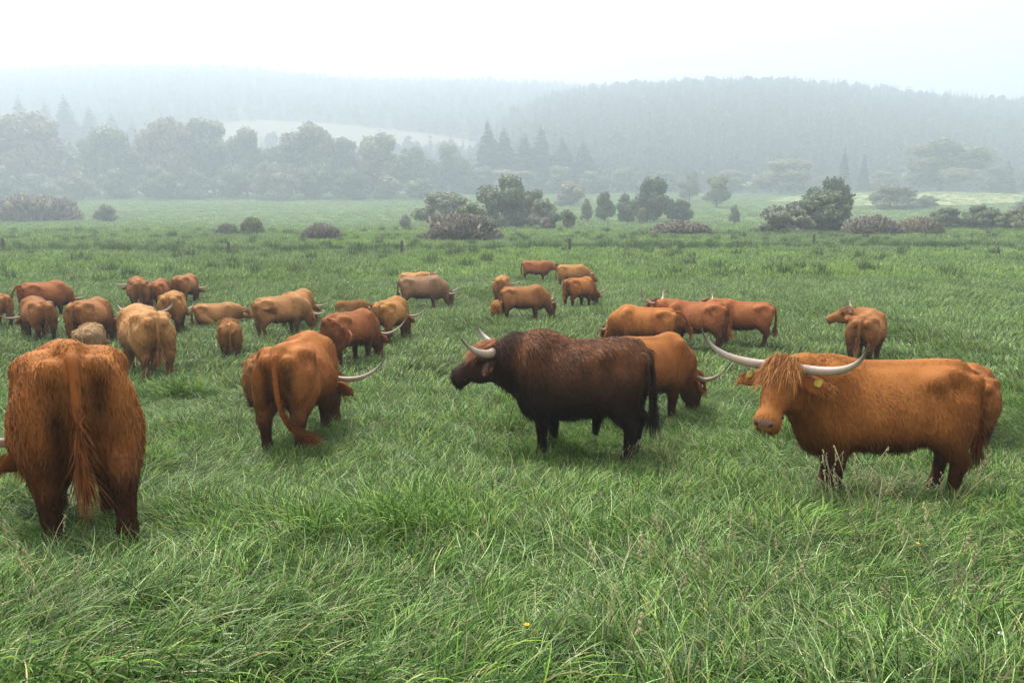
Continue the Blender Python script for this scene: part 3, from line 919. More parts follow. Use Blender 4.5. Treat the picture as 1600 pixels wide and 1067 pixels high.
    if bull:
        d = smin(d, ellipsoid(Gz, (.52, 0, 1.00), (.36, .16, .13)), .16)         # crest
        d = smin(d, round_cone(Gz, (-.22, 0, .46), (-.20, 0, .27), .06, .035), .06)
        d = smin(d, ellipsoid(Gz, (-.60, 0, .50), (.08, .08, .14)), .05)
    # legs
    if not lying:
        for s in (-1, 1):
            st = step * s
            fx = .47 - st * .5
            d = smin(d, round_cone(Gz, (.46, s * .21, .62), (.45 - st * .2, s * .195, .36), .120, .068), .09)
            d = smin(d, round_cone(Gz, (.45 - st * .2, s * .195, .36), (fx - .01, s * .19, .11), .070, .045), .03)
            d = smin(d, round_cone(Gz, (fx - .01, s * .19, .11), (fx + .03, s * .19, .02), .050, .062), .03)
            hx = -.66 + st
            d = smin(d, round_cone(Gz, (-.50 + st * .3, s * .21, .66), (hx - .06, s * .195, .42), .155, .072), .09)
            d = smin(d, round_cone(Gz, (hx - .06, s * .195, .42), (hx - .01, s * .19, .12), .070, .046), .03)
            d = smin(d, round_cone(Gz, (hx - .01, s * .19, .12), (hx + .04, s * .19, .02), .052, .062), .03)
    else:
        for s in (-1, 1):
            d = smin(d, round_cone(Gz, (.44, s * .25, .60), (.66, s * .24, .48), .12, .07), .08)
            d = smin(d, round_cone(Gz, (-.55, s * .30, .66), (-.20, s * .36, .50), .17, .09), .08)
    # neck and head (real heights again)
    nr = 1.10 if bull else 1.0
    Bn = B + np.array([0, 0, -.02]); mid = (Bn + Pp) / 2 + np.array([.02, 0, .02 if pose != 'graze' else .05])
    C1 = Bn + np.array([-.05, 0, .0])
    d = smin(d, round_cone(G, C1, mid, .245 * nr, .185 * nr, (1, .84, 1)), .14)
    d = smin(d, round_cone(G, mid, Pp - hu * .05 - hf * .02, .185 * nr, .125 * nr, (1, .9, 1)), .10)
    d = smin(d, round_cone(G, Bn + np.array([.12, 0, -.20]), hp(.14, 0, -.10), .11 * nr, .06, (1, .6, 1)), .12)   # dewlap
    Mh = np.stack([hf, hl, hu], 1)
    d = smin(d, ellipsoid(G, hp(.04, 0, .0), np.array((.15, .125, .115)) * hsz, Mh), .05)
    d = smin(d, ellipsoid(G, hp(.17, 0, -.015), np.array((.16, .112, .125)) * hsz, Mh), .05)
    d = smin(d, ellipsoid(G, hp(.16, 0, -.09), np.array((.14, .075, .08)) * hsz, Mh), .05)
    d = smin(d, round_cone(G, hp(.20, 0, .005), hp(.40, 0, -.012), .096 * hsz, .078 * hsz), .05)
    d = smin(d, ellipsoid(G, hp(.425, 0, -.018), np.array((.072, .102, .080)) * hsz, Mh), .04)
    d = smin(d, ellipsoid(G, hp(.385, 0, -.075), np.array((.070, .066, .040)) * hsz, Mh), .03)
    for s in (-1, 1):
        d = smin(d, ellipsoid(G, hp(.12, s * .095, .045), np.array((.045, .03, .03)) * hsz, Mh), .03)
    d = d - 0.005
    V, Q = surface_nets(d, lo, H, shape)
    N = vnormals(V, Q)
    # --- colours
    cb, cv, cl = [np.array(k) for k in COATS[coat]]
    hvar = r.uniform(.9, 1.1)
    def coat_col(P, hair=False):
        m = len(P)
        z = P[:, 2] + zdrop
        st = noise3(P * np.array([9, 9, 2.2]), 1.0, seed) * .5 + noise3(P, 2.3, seed + 9) * .6
        t = np.clip(.42 + .55 * st + (r.normal(0, .20, m) if hair else 0), 0, 1)[:, None]
        if coat == 'bull':
            top = smooth((z - .66) / .42) * smooth((P[:, 0] + 1.0) / .3) * (1 - .85 * smooth((P[:, 0] - .55) / .22))
            brow = np.exp(-np.sum((P - hp(.02, 0, .10)) ** 2, 1) / .10 ** 2)
            t = np.clip(np.maximum(top, brow)[:, None] * (.15 + .95 * t), 0, 1)
            c = cb * (1 - t) + cv * t
        else:
            c = cb * (1 - t) + cv * t
        if rump:
            px_ = P[:, 0] / XK
            k = np.exp(-((np.abs(P[:, 1]) - .11) / .075) ** 2 - ((z - .76) / .24) ** 2) * smooth((-.60 - px_) / .15)
            k = (rump * np.clip(k * (.85 + .7 * noise3(P * np.array([8, 8, 3]), 1, seed)), 0, 1))[:, None]
            c = c * (1 - k) + cl * .45 * k
        leg_shade = smooth((.76 - z) / .50)[:, None]  # leg mud, plus shade painted into the lower flank and belly
        c = c * (1 - leg_shade) + cl * leg_shade
        # darker hind quarters and face of the older cows
        dh = np.linalg.norm(P - hp(.34, 0, -.03), axis=1)
        face = (.35 * smooth((.22 - dh) / .2))[:, None]
        if not calf: c = c * (1 - face) + cl * face
        for s_ in (-1, 1):
            ey = (.75 * smooth((.075 - np.linalg.norm(P - hp(.135, s_ * .105, .035), axis=1)) / .05))[:, None]
            c = c * (1 - ey) + cl * .5 * ey
        ch = (.6 * smooth((.11 - np.linalg.norm(P - hp(.40, 0, -.085), axis=1)) / .07))[:, None]
        c = c * (1 - ch) + cl * .6 * ch
        return c * hvar
    e = link(name, None)
    g = on_ground(px, py)
    az = math.atan2(g[0], g[1])
    rotz = math.radians(head_deg) - az
    cz, sz_ = math.cos(rotz), math.sin(rotz)
    bx, by = g[0] - a * scale * cz, g[1] - a * scale * sz_
    e.location = (bx, by, gz(bx, by) - .01)
    e.rotation_euler = (0, 0, rotz)
    e.scale = (scale, scale, scale * zk)
    # follow the slope along the body
    zf, zr = gz(bx + .6 * cz * scale, by + .6 * sz_ * scale), gz(bx - .6 * cz * scale, by - .6 * sz_ * scale)
    e.rotation_euler = (0, -math.atan2(zf - zr, 1.2 * scale), rotz)
    tag(e, label, 'bull' if bull else ('calf' if calf else 'cow'), HERD)
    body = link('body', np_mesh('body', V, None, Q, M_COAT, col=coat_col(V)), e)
    # --- coat of hair
    nh = {2: 56000, 1: 11000, 0: 2600}[detail]
    if calf: nh = int(nh * 1.1)
    A, Bq, Cq = V[Q[:, 0]], V[Q[:, 1]], V[Q[:, 3]]
    ar = np.linalg.norm(np.cross(Bq - A, Cq - A), axis=1)
    qm = V[Q].mean(1); ok = (qm[:, 2] > .10) & (np.linalg.norm(qm - hp(.485, 0, .0), axis=1) > .066 * hsz)
    pr = ar * ok; pr /= pr.sum()
    fi = r.choice(len(Q), nh, p=pr)
    u, v = r.uniform(size=(2, nh, 1))
    qv = V[Q[fi]]; qn = N[Q[fi]]
    wts = [(1 - u) * (1 - v), u * (1 - v), u * v, (1 - u) * v]
    root = sum(wts[i] * qv[:, i] for i in range(4)); nor = nrm(sum(wts[i] * qn[:, i] for i in range(4)))
    z = root[:, 2] + zdrop
    dirs = np.tile(np.array([-.45, 0, -1.0]), (nh, 1)) + .35 * np.stack([noise3(root, 3.5, 41 + seed), noise3(root, 3.5, 42 + seed), noise3(root, 3.5, 43 + seed)], 1)
    dirs[:, 0] -= .8 * smooth((nor[:, 2] - .2) / .5)
    dirs[:, 1] += np.sign(root[:, 1]) * .7 * smooth((nor[:, 2] - .2) / .6)
    dhead = np.linalg.norm(root - hp(.2, 0, -.02), axis=1)
    onh = smooth((.34 - dhead) / .12)
    dirs = dirs * (1 - onh[:, None]) + onh[:, None] * (hf * .9 - hu * .25)
    base_L = np.full(nh, .045 if not calf else .095)
    base_L += .035 * smooth((.62 - z) / .15) * (np.abs(root[:, 0]) < .7) * (z > .40) + .015 * smooth((.9 - z) / .3) * (root[:, 0] < -.5) * (z > .35)
    base_L += (.035 if bull else .015) * smooth((root[:, 0] - .25) / .3) * (1 - onh)
    if bull: base_L += .03 * smooth((z - .9) / .2)
    base_L *= 1 - (0 if (calf or bull) else .5) * smooth((nor[:, 2] - .35) / .4)
    base_L *= (1 - (.55 if detail == 2 and not bull else .70) * onh) * (1 - .35 * smooth((.40 - z) / .2))
    wd = {2: .0050, 1: .013, 0: .026}[detail]
    base_L *= {2: 1.0, 1: 1.15, 0: 1.35}[detail]
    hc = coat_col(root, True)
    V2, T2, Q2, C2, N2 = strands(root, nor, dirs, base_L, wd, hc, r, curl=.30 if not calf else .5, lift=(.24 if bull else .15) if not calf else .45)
    ends = np.tile(np.array([.85, .85, .92, .92, 1.15]), nh)[:, None]
    link('coat', np_mesh('coat', V2, T2, Q2, M_HAIR, col=C2 * ends, normals=N2), e)
    # --- forelock
    nf = {2: 1300, 1: 260, 0: 60}[detail]
    if True:
        fr = np.stack([r.uniform(-.09, .08, nf), r.uniform(-.105, .105, nf), .075 + r.uniform(-.02, .04, nf)], 1)
        fr[:, 2] += .03 * (1 - (fr[:, 1] / .12) ** 2)
        rt = Pp + hsz * (fr[:, :1] * hf + fr[:, 1:2] * hl + fr[:, 2:] * hu)
        dl = nrm(hf * 1.0 + hl * (fr[:, 1:2] * 2.2) + hu * .12 + np.array([0, 0, -.35]))
        nn = nrm(hu + hl * fr[:, 1:2] * 4 + .0 * rt)
        Vf, Tf, Qf, Cf, Nf = strands(rt, nn, dl, (.18 if not calf else .09) * hsz * (1.15 if bull else 1), wd * 1.15, (cv * hvar)[None] * r.uniform(.7, 1.2, (nf, 1)) * (.8 if coat != 'bull' else 1.25), r, curl=.22, lift=.25)
        link('forelock', np_mesh('forelock', Vf, Tf, Qf, M_HAIR, col=Cf, normals=Nf), e)
    # --- horns
    if horns and not calf:
        span, rise, fwd = horns
        # up for the horns: mix of brow direction and back of the poll
        up = nrm(hu * .35 - hf * .30 + np.array([0, 0, .8]))
        fw = np.array([math.cos(ya), math.sin(ya), 0.05])
        for s in (-1, 1):
            b0 = hp(-.02, s * .09, .05)
            P4 = [b0, b0 + hl * s * span * .55 + up * (-.02) - fw * .02, b0 + hl * s * span * .92 + up * rise * .22 + fw * fwd, b0 + hl * s * span + up * rise * 1.15 + fw * fwd * 1.5]
            cu = bezier(P4, 40 if detail == 2 else 18); tt = np.linspace(0, 1, len(cu))
            rad = horn_r * (1 - tt ** 1.5 * .9) * (1 + .035 * np.sin(tt * 85) * (tt < .5))
            hcol = np.array((.46, .34, .25)) * (1 - tt[:, None]) + np.array((.50, .43, .36)) * tt[:, None]
            tip = smooth((tt - .62) / .34)[:, None]
            hcol = hcol * (1 - .80 * tip) * (1 - .35 * smooth((.22 - tt) / .2)[:, None])
            mb = MB(); mb.tube(cu, rad, 10 if detail else 6, hcol)
            link('horn', mb.mesh('horn', M_HORN), e)
    # --- ears
    for s in (-1, 1):
        mb = MB()
        b0 = hp(.035, s * .115, .0)
        od = nrm(hl * s * 1.0 - hf * .05 - hu * .05 + np.array([0, 0, -.22]))
        tt = np.linspace(0, 1, 8)
        cu = b0 + od * (tt[:, None] * .27 * hsz) + np.array([0, 0, -.03]) * tt[:, None] ** 2
        rad = np.array([.030, .050, .068, .076, .074, .060, .036, .006]) * hsz
        mb.tube(cu, rad, 10, cb * hvar * .85, flat=.32, up=hu)
        ear = link('ear', mb.mesh('ear', M_COAT), e)
        ne = {2: 420, 1: 110, 0: 30}[detail]
        k = r.uniform(.15, 1, ne); rt = b0 + od * (k[:, None] * .26 * hsz) + hf * r.uniform(-.05, .05, (ne, 1)) * hsz
        dl = nrm(od * .7 + np.array([0, 0, -.8]) + hf * r.uniform(-.4, .4, (ne, 1)))
        Vf, Tf, Qf, Cf, Nf = strands(rt, nrm(hu + .3 * r.normal(size=(ne, 3))), dl, .055 * hsz, wd, (cb * .5 + cv * .5)[None] * hvar * r.uniform(.6, 1.15, (ne, 1)), r, curl=.3, lift=.3)
        link('ear_hair', np_mesh('ear_hair', Vf, Tf, Qf, M_HAIR, col=Cf, normals=Nf), ear)
        if tags and (s in tags):
            mt = MB()
            c0 = b0 + od * .16 * hsz + hu * .040
            tn = nrm(hu * 1.0 + hf * .1); ta = od; tb2 = np.cross(tn, ta)
            hw, hhh = (.030, .038) if tags[s] == 'y' else (.024, .030)
            ring = [(-.7, -1), (.7, -1), (1, -.6), (1, .6), (.7, 1), (-.7, 1), (-1, .6), (-1, -.6)]
            vv = [c0 + ta * x * hw + tb2 * y * hhh + tn * .004 for x, y in ring] + [c0 + ta * x * hw + tb2 * y * hhh - tn * .004 for x, y in ring]
            tri = [(0, i, i + 1) for i in range(1, 7)] + [(8, 8 + i + 1, 8 + i) for i in range(1, 7)]
            qd = [(i, 8 + i, 8 + (i + 1) % 8, (i + 1) % 8) for i in range(8)]
            mt.add(vv, qd, tri)
            mt.blob(c0 + tn * .008, (.009, .009, .009), nu=8, nv=5)
            link('ear_tag', mt.mesh('ear_tag', M_TAG if tags[s] == 'y' else M_TAGW), ear)
    # --- eyes and nose
    if detail >= 1:
        for s in (-1, 1):
            mb = MB(); mb.blob(hp(.135, s * .112, .042), np.array((.030, .019, .025)) * hsz, Mh, 12, 8)
            link('eye', mb.mesh('eye', M_EYE), e)
        mb = MB(); mb.blob(hp(.450, 0, .002), np.array((.052, .090, .058)) * hsz, Mh, 18, 12)
        no = link('nose', mb.mesh('nose', M_NOSEB if coat == 'bull' else M_NOSE), e)
        if detail == 2:
            for s in (-1, 1):
                mb = MB(); mb.blob(hp(.478, s * .052, .018), np.array((.018, .022, .015)) * hsz, Mh, 10, 8)
                link('nostril', mb.mesh('nostril', M_NOSTRIL), no)
            mb = MB()
            mo = [hp(.44 - .10 * abs(t) ** 1.5, t * .085, -.052 - .01 * abs(t)) for t in np.linspace(-1, 1, 13)]
            mb.tube(mo, .011, 6); link('mouth', mb.mesh('mouth', M_NOSTRIL), e)
    # --- tail
    t0 = np.array([-.84 * XK, 0, 1.07]) + sh
    if tail == 'hang':
        cu = bezier([t0, t0 + (-.09, 0, .01), (-.86, .01, .75 - zdrop), (-.80, .02, .44 - zdrop * .9)], 16)
        tuft = np.array([0, 0, -1.0])
    elif tail == 'right':
        cu = bezier([t0, t0 + (-.09, 0, .02), (-.90, .02, .30), (-.80, -.34, .24)], 16); tuft = np.array([.05, -1.0, -.22])
    elif tail == 'swing_right':
        cu = bezier([t0, t0 + (-.10, -.04, .05), (-.70, -.36, .93), (-.48, -.46, .78)], 16); tuft = np.array([-.45, -.15, -.9])
    elif tail == 'side':
        cu = bezier([t0, t0 + (-.08, -.05, .05), (-.72, -.34, .78), (-.36, -.44, .80)], 16); tuft = np.array([.75, -.05, .25])
    else:  # raised behind
        cu = bezier([t0, t0 + (-.16, 0, .10), (-1.0, 0, .98), (-1.10, 0, .62)], 16); tuft = np.array([-.25, 0, -1.0])
    mb = MB(); mb.tube(cu, np.linspace(.040, .016, 16), 9, (cb * .8 * hvar))
    tl = link('tail', mb.mesh('tail', M_COAT), e)
    nt_ = {2: 1100, 1: 300, 0: 80}[detail]
    k = np.clip(1 - np.abs(r.normal(0, .34, nt_)), 0, 1); ii = (k * 15).astype(int)
    rt = cu[ii] + r.normal(0, .012, (nt_, 3))
    tg = nrm(np.gradient(cu, axis=0))[ii]
    dl = nrm(tg * (1 - k[:, None]) + tuft * k[:, None] ** 2 + .001)
    nn = nrm(r.normal(size=(nt_, 3)) * .8 + np.array([-1, 0, .2]))
    lt = (.035 + .24 * k ** 4) * (1 if not calf else .6)
    pale = {'swing_right': 2.0}.get(tail, 1.0) * tail_pale
    Vf, Tf, Qf, Cf, Nf = strands(rt, nn, dl, lt, wd * 1.2, (cb * .8)[None] * hvar * pale * r.uniform(.5, 1.0, (nt_, 1)), r, curl=.07, lift=.03)
    link('tail_tuft', np_mesh('tail_tuft', Vf, Tf, Qf, M_HAIR, col=Cf, normals=Nf), tl)
    return e

COWS = [
 # nearest
 dict(px=147, py=862, a=-.66, head_deg=93, zk=1.10, scale=1.27, coat='orange', detail=2, yaw=38, pose='graze', rump=1, fat=.90, bony=.25, horns=(.5, .25, .1), step=.13,
      label='nearest orange-brown cow at lower left, seen squarely from behind'),
 dict(px=440, py=712, a=-.66, head_deg=70, scale=1.14, coat='orange', detail=2, yaw=-28, pose='graze', tail='right', horns=(.62, .26, .12), tags={-1: 'y'}, fat=1.02, rump=.8, zk=1.06,
      label='golden-brown grazing cow seen from behind, tail swept to the right, yellow ear tag'),
 dict(px=908, py=712, head_deg=163, zk=1.14, scale=1.12, coat='bull', detail=2, pose='up', phi=6, pitch=-24, yaw=16, bull=True, horns=(.40, .16, .20), horn_r=.050, name='highland_bull',
      label='black bull with reddish-brown back standing sideways in the centre'),
 dict(px=1004, py=656, head_deg=46, scale=1.06, coat='orange', detail=2, yaw=-26, pose='graze', horns=(.56, .3, .1), tags={-1: 'w'}, fat=1.02, rump=.8, zk=1.06,
      label='golden-orange cow grazing behind the hindquarters of the black bull'),
 dict(px=1366, py=774, zk=1.09, head_deg=196, scale=1.14, coat='orange', detail=2, pose='up', phi=20, pitch=-40, yaw=60, horns=(.62, .23, .10), horn_r=.041, tags={-1: 'y', 1: 'y'},
      label='orange-brown cow on the right looking at the camera, wide horns and shaggy fringe'),
 dict(px=1517, py=704, a=-.66, head_deg=96, scale=.84, coat='orange', detail=1, pose='graze', horns=None, label='cow mostly hidden behind the rump of the camera-facing cow'),
 # middle
 dict(px=548, py=566, head_deg=50, scale=0.97, coat='red', detail=1, yaw=-12, pose='graze', tail='swing_right', horns=(.5, .42, .2), tags={-1: 'w'},
      label='dark red-brown grazing cow with pale tail tip swung to its right side'),
 dict(px=611, py=531, head_deg=66, scale=0.92, coat='gold', detail=1, yaw=-25, pose='graze', horns=(.55, .35, .1), label='golden cow seen from behind just right of the dark red-brown cow'),
 dict(px=549, py=492, head_deg=2, scale=0.62, coat='gold', detail=1, calf=True, lying=True, pose='level', phi=-4, pitch=-20, tags={-1: 'w'},
      label='golden calf lying behind the dark red-brown cow, white ear tag', name='highland_calf'),
 dict(px=441, py=525, head_deg=24, scale=0.94, coat='tan', detail=1, yaw=-6, pose='graze', tail='side', horns=(.6, .1, .12),
      label='light brown grazing cow facing right with its tail curled along its flank'),
 dict(px=466, py=509, head_deg=62, scale=0.89, coat='gold', detail=1, yaw=-20, pose='graze', horns=(.5, .2, .1), label='cow half hidden behind the light brown cow with the curled tail'),
 dict(px=361, py=555, head_deg=91, scale=0.69, coat='gold', detail=1, calf=True, pose='graze', label='fuzzy golden calf standing alone, seen from behind', name='highland_calf'),
 dict(px=413, py=634, head_deg=84, scale=.72, coat='gold', detail=1, calf=True, pose='graze', label='calf mostly hidden behind the cow with the yellow ear tag and swept tail', name='highland_calf'),
 dict(px=246, py=592, a=-.5, head_deg=104, scale=1.16, coat='tan', detail=1, pose='level', phi=-2, yaw=-42, horns=(.46, .22, .04),
      label='large yellow-brown cow seen from behind with a horn showing above its back'),
 dict(px=140, py=570, a=-.3, head_deg=78, scale=0.71, coat='cream', detail=1, calf=True, pose='graze', label='pale cream shaggy calf behind the nearest cow', name='highland_calf'),
 dict(px=143, py=538, head_deg=62, scale=0.97, coat='brown', detail=1, pose='graze', yaw=-25, label='brown cow seen from behind, just above the pale cream calf'),
 dict(px=64, py=530, head_deg=103, scale=0.92, coat='brown', detail=1, pose='graze', yaw=40, horns=(.6, .1, .1), label='brown cow at left seen from behind, head lowered to the left'),
 dict(px=72, py=497, head_deg=33, scale=0.99, coat='red', detail=1, pose='graze', yaw=-8, tail='raised', horns=(.5, .2, .15), label='red-brown cow at upper left with its tail lifted behind it'),
 dict(px=-6, py=509, head_deg=118, scale=0.84, coat='brown', detail=0, pose='graze', label='brown cow cut off by the left edge of the picture'),
 dict(px=219, py=483, head_deg=94, scale=0.92, coat='brown', detail=1, pose='level', yaw=20, horns=(.6, .1, .1), label='leftmost of three brown cows standing together, a horn out to the left'),
 dict(px=250, py=483, head_deg=74, scale=0.87, coat='red', detail=1, pose='graze', horns=(.4, .2, .1), label='middle one of three brown cows standing together'),
 dict(px=291, py=475, head_deg=66, scale=0.92, coat='brown', detail=1, pose='graze', horns=(.4, .2, .1), label='rightmost of three brown cows standing together'),
 dict(px=272, py=518, head_deg=82, scale=0.94, coat='gold', detail=1, pose='graze', horns=(.4, .2, .1), label='golden-brown cow right behind the large yellow-brown cow'),
 dict(px=338, py=506, head_deg=3, scale=0.81, coat='tan', detail=1, lying=True, pose='level', phi=-12, pitch=-25, horns=(.3, .2, .1), label='tan cow lying in the grass facing right, near the lone golden calf'),
 # back
 dict(px=660, py=484, head_deg=3, scale=1.01, coat='dun', detail=1, yaw=-8, pose='graze', horns=(.5, .14, .25), label='greyish dun cow grazing sideways, facing right'),
 dict(px=648, py=452, head_deg=318, scale=.98, coat='gold', detail=1, lying=True, pose='up', phi=8, pitch=-38, yaw=25, horns=(.5, .34, .1), label='golden cow lying behind the dun cow, mostly hidden by its back'),
 dict(px=784, py=474, head_deg=86, scale=0.87, coat='gold', detail=1, pose='level', phi=-20, yaw=-8, horns=(.62, .12, .1), label='golden cow seen from behind with both pale horns spread wide'),
 dict(px=819, py=500, head_deg=8, scale=0.91, coat='brown', detail=1, pose='graze', horns=(.35, .2, .1), label='dark brown cow grazing sideways beside a small calf'),
 dict(px=777, py=501, head_deg=86, scale=0.53, coat='gold', detail=0, calf=True, pose='graze', label='small golden calf behind the dark brown grazing cow', name='highland_calf'),
 dict(px=837, py=440, head_deg=2, scale=0.89, coat='red', detail=0, pose='level', phi=0, pitch=-30, horns=(.35, .2, .1), label='farthest brown cow, standing sideways facing right at the back'),
 dict(px=893, py=449, head_deg=6, scale=0.89, coat='gold', detail=0, pose='level', phi=-25, horns=(.7, .1, .1), label='far golden cow facing right, behind the cow grazing away'),
 dict(px=904, py=480, head_deg=50, scale=0.91, coat='orange', detail=1, pose='graze', yaw=-20, horns=(.55, .35, .1), label='orange cow seen half from behind, a horn pointing right, at the back'),
 dict(px=1006, py=552, head_deg=170, scale=.93, coat='orange', detail=1, pose='graze', tail='raised', horns=(.5, .2, .1), label='golden-brown cow facing left right behind the bull, only its back showing'),
 dict(px=1085, py=545, head_deg=168, scale=0.99, coat='red', detail=1, tail_pale=2.1, pose='level', phi=14, pitch=-30, yaw=-12, horns=(.5, .4, .1), label='red-brown cow facing left with a pale hanging tail, behind the bull'),
 dict(px=1158, py=538, head_deg=176, scale=0.94, coat='red', detail=1, pose='level', phi=8, pitch=-30, yaw=-20, horns=(.45, .3, .1), label='right-hand red-brown cow of the pair facing left, half hidden by the other'),
 dict(px=1350, py=566, head_deg=80, scale=0.94, coat='brown', detail=1, pose='up', phi=14, pitch=-18, yaw=98, nk=.9, horns=(.40, .30, .08), label='brown cow standing alone at right, head turned to the left'),
]
COW_POS = []
for i, c in enumerate(COWS):
    e = make_cow(seed=i, **c)
    COW_POS.append((e.location[0], e.location[1], e.rotation_euler[2], c['scale']))

# ---------------------------------------------------------------- fence posts
for i, (px, py, h) in enumerate([(6, 395, 1.2), (358, 400, 1.1), (628, 399, 1.15), (890, 395, 1.2), (1271, 384, 1.1)]):
    g = on_ground(px, py)
    mb = MB()
    th = np.linspace(0, 2 * np.pi, 8, endpoint=False)
    mb.tube([(0, 0, -.3), (.01, 0, h * .5), (.03 * ((i % 3) - 1), .02, h * .96), (.03 * ((i % 3) - 1), .02, h)], [.13, .125, .12, .09], 8)
    o = link('fence_post', mb.mesh('fence_post', M_POST))
    o.location = g
    tag(o, ['short dark wooden post at the far left edge of the meadow', 'wooden post below the low pale scrubby bush', 'wooden post left of the large purple-brown bush',
            'wooden post in the grass right of the central willows', 'low wooden post below the right-hand thicket'][i], 'post', 'old fence posts across the meadow')

# ---------------------------------------------------------------- grass
def blades(seed, n, rad, lmin, lmax, w, lean, bend, seg, pal, droop_dir=None, jitter=1.0):
    """tuft of curved grass blades; lean/bend towards +x"""
    r = np.random.default_rng(seed)
    V = []; Q = []; T = []; C = []; k = 0
    for i in range(n):
        th = r.uniform(0, 6.283); rr = rad * math.sqrt(r.uniform())
        b = np.array([rr * math.cos(th), rr * math.sin(th), -.02])
        L = r.uniform(lmin, lmax)
        th2 = r.normal(0, 1.0 * jitter)
        hd = np.array([math.cos(th2), math.sin(th2), 0])
        el = math.radians(np.clip(r.normal(90 - lean, 14), 8, 92)); be = math.radians(max(0, r.normal(bend, bend * .4)))
        ww = w * r.uniform(.6, 1.3)
        side = np.array([-hd[1], hd[0], 0]); tw = r.uniform(-.6, .6)
        side = side * math.cos(tw) + np.array([0, 0, 1]) * math.sin(tw)
        p = b.copy(); c0 = np.array(pal[r.choice(len(pal), p=PALW[:len(pal)] / PALW[:len(pal)].sum())]) * r.uniform(.36, 1.6)
        st = L / seg; dr = r.normal(0, .9) / seg
        for s in range(seg):
            f = s / seg; w2 = ww * (1 - f ** 2 * .75)
            V += [p - side * w2 / 2, p + side * w2 / 2]
            C += [c0 * (.8 + .35 * f)] * 2  # occlusion shade painted into the blade colour towards the root
            a = el - be * (f ** 1.1)
            hd = np.array([hd[0] * math.cos(dr) - hd[1] * math.sin(dr), hd[0] * math.sin(dr) + hd[1] * math.cos(dr), 0])
            p = p + st * (hd * math.cos(a) + np.array([0, 0, 1]) * math.sin(a))
            p[2] = max(p[2], .012)
        V.append(p); C.append(c0 * 1.15)
        for s in range(seg - 1): Q.append((k + 2 * s, k + 2 * s + 1, k + 2 * s + 3, k + 2 * s + 2))
        T.append((k + 2 * seg - 2, k + 2 * seg - 1, k + 2 * seg)); k += 2 * seg + 1
    return np_mesh('grass_tuft', np.array(V), T, Q, M_GRASS, col=np.array(C))
PALW = np.array([.32, .24, .22, .12, .10])
PAL_A = [(.040, .108, .012), (.092, .195, .024), (.175, .270, .075), (.175, .275, .034), (.32, .30, .13)]
PAL_B = [(.044, .105, .018), (.112, .205, .045), (.290, .385, .170), (.145, .230, .045), (.36, .35, .19)]
T_NEAR = []
for i in range(4): T_NEAR.append(blades(300 + i, 54, .17, .24, .50, .0100, 34, 95, 6, PAL_A, jitter=.6))        # arched over, matted
for i in range(3): T_NEAR.append(blades(310 + i, 54, .15, .18, .38, .0100, 30, 95, 6, PAL_A, jitter=1.5))       # arching
for i in range(3): T_NEAR.append(blades(320 + i, 52, .22, .28, .62, .0088, 68, 34, 6, PAL_B, jitter=1.0))       # flattened, pale
for i in range(2): T_NEAR.append(blades(330 + i, 60, .13, .28, .52, .0100, 14, 85, 6, PAL_A[:4], jitter=2.0))   # tall clump
def stalks(seed):
    r = np.random.default_rng(seed); mb = MB()
    for i in range(4):
        th = r.uniform(0, 6.28); L = r.uniform(.55, .85); le = r.uniform(.05, .45)
        d = np.array([math.cos(th) * le, math.sin(th) * le, 1]); d /= np.linalg.norm(d)
        t = np.linspace(0, 1, 6)[:, None]
        cu = np.array([r.normal(0, .05), r.normal(0, .05), 0]) + d * L * t + np.array([math.cos(th), math.sin(th), -.5]) * .12 * t ** 3
        c = np.array((.34, .32, .18)) * r.uniform(.8, 1.2)
        mb.tube(cu, np.linspace(.0035, .002, 6), 4, c)
        for s in range(9):
            p = cu[-1] - d * s * .016
            mb.blob(p + r.normal(0, .006, 3), (.007, .007, .013), nu=4, nv=3, col=c * 1.1)
    return mb.mesh('seed_stalk', M_GRASS)
T_NEAR += [stalks(341), stalks(342)]
PAL_M = [(.100, .185, .036), (.140, .240, .052), (.205, .290, .115), (.200, .285, .052), (.30, .29, .15)]
T_MID = [blades(350 + i, 44, .30, .15, .36, .019, [58, 34, 70, 26][i % 4], 45, 3, PAL_M if i % 4 else PAL_B, jitter=1.2) for i in range(6)]
T_FAR = [blades(370 + i, 40, .75, .20, .42, .045, 32, 40, 2, [(.165, .265, .048), (.195, .300, .058), (.225, .325, .075)] if i % 2 else [(.140, .225, .058), (.175, .255, .080), (.205, .280, .105)], jitter=1.5) for i in range(5)]
T_FAR.append(blades(380, 60, .40, .40, .80, .045, 14, 30, 2, [(.075, .12, .035), (.09, .13, .045)], jitter=2.5))

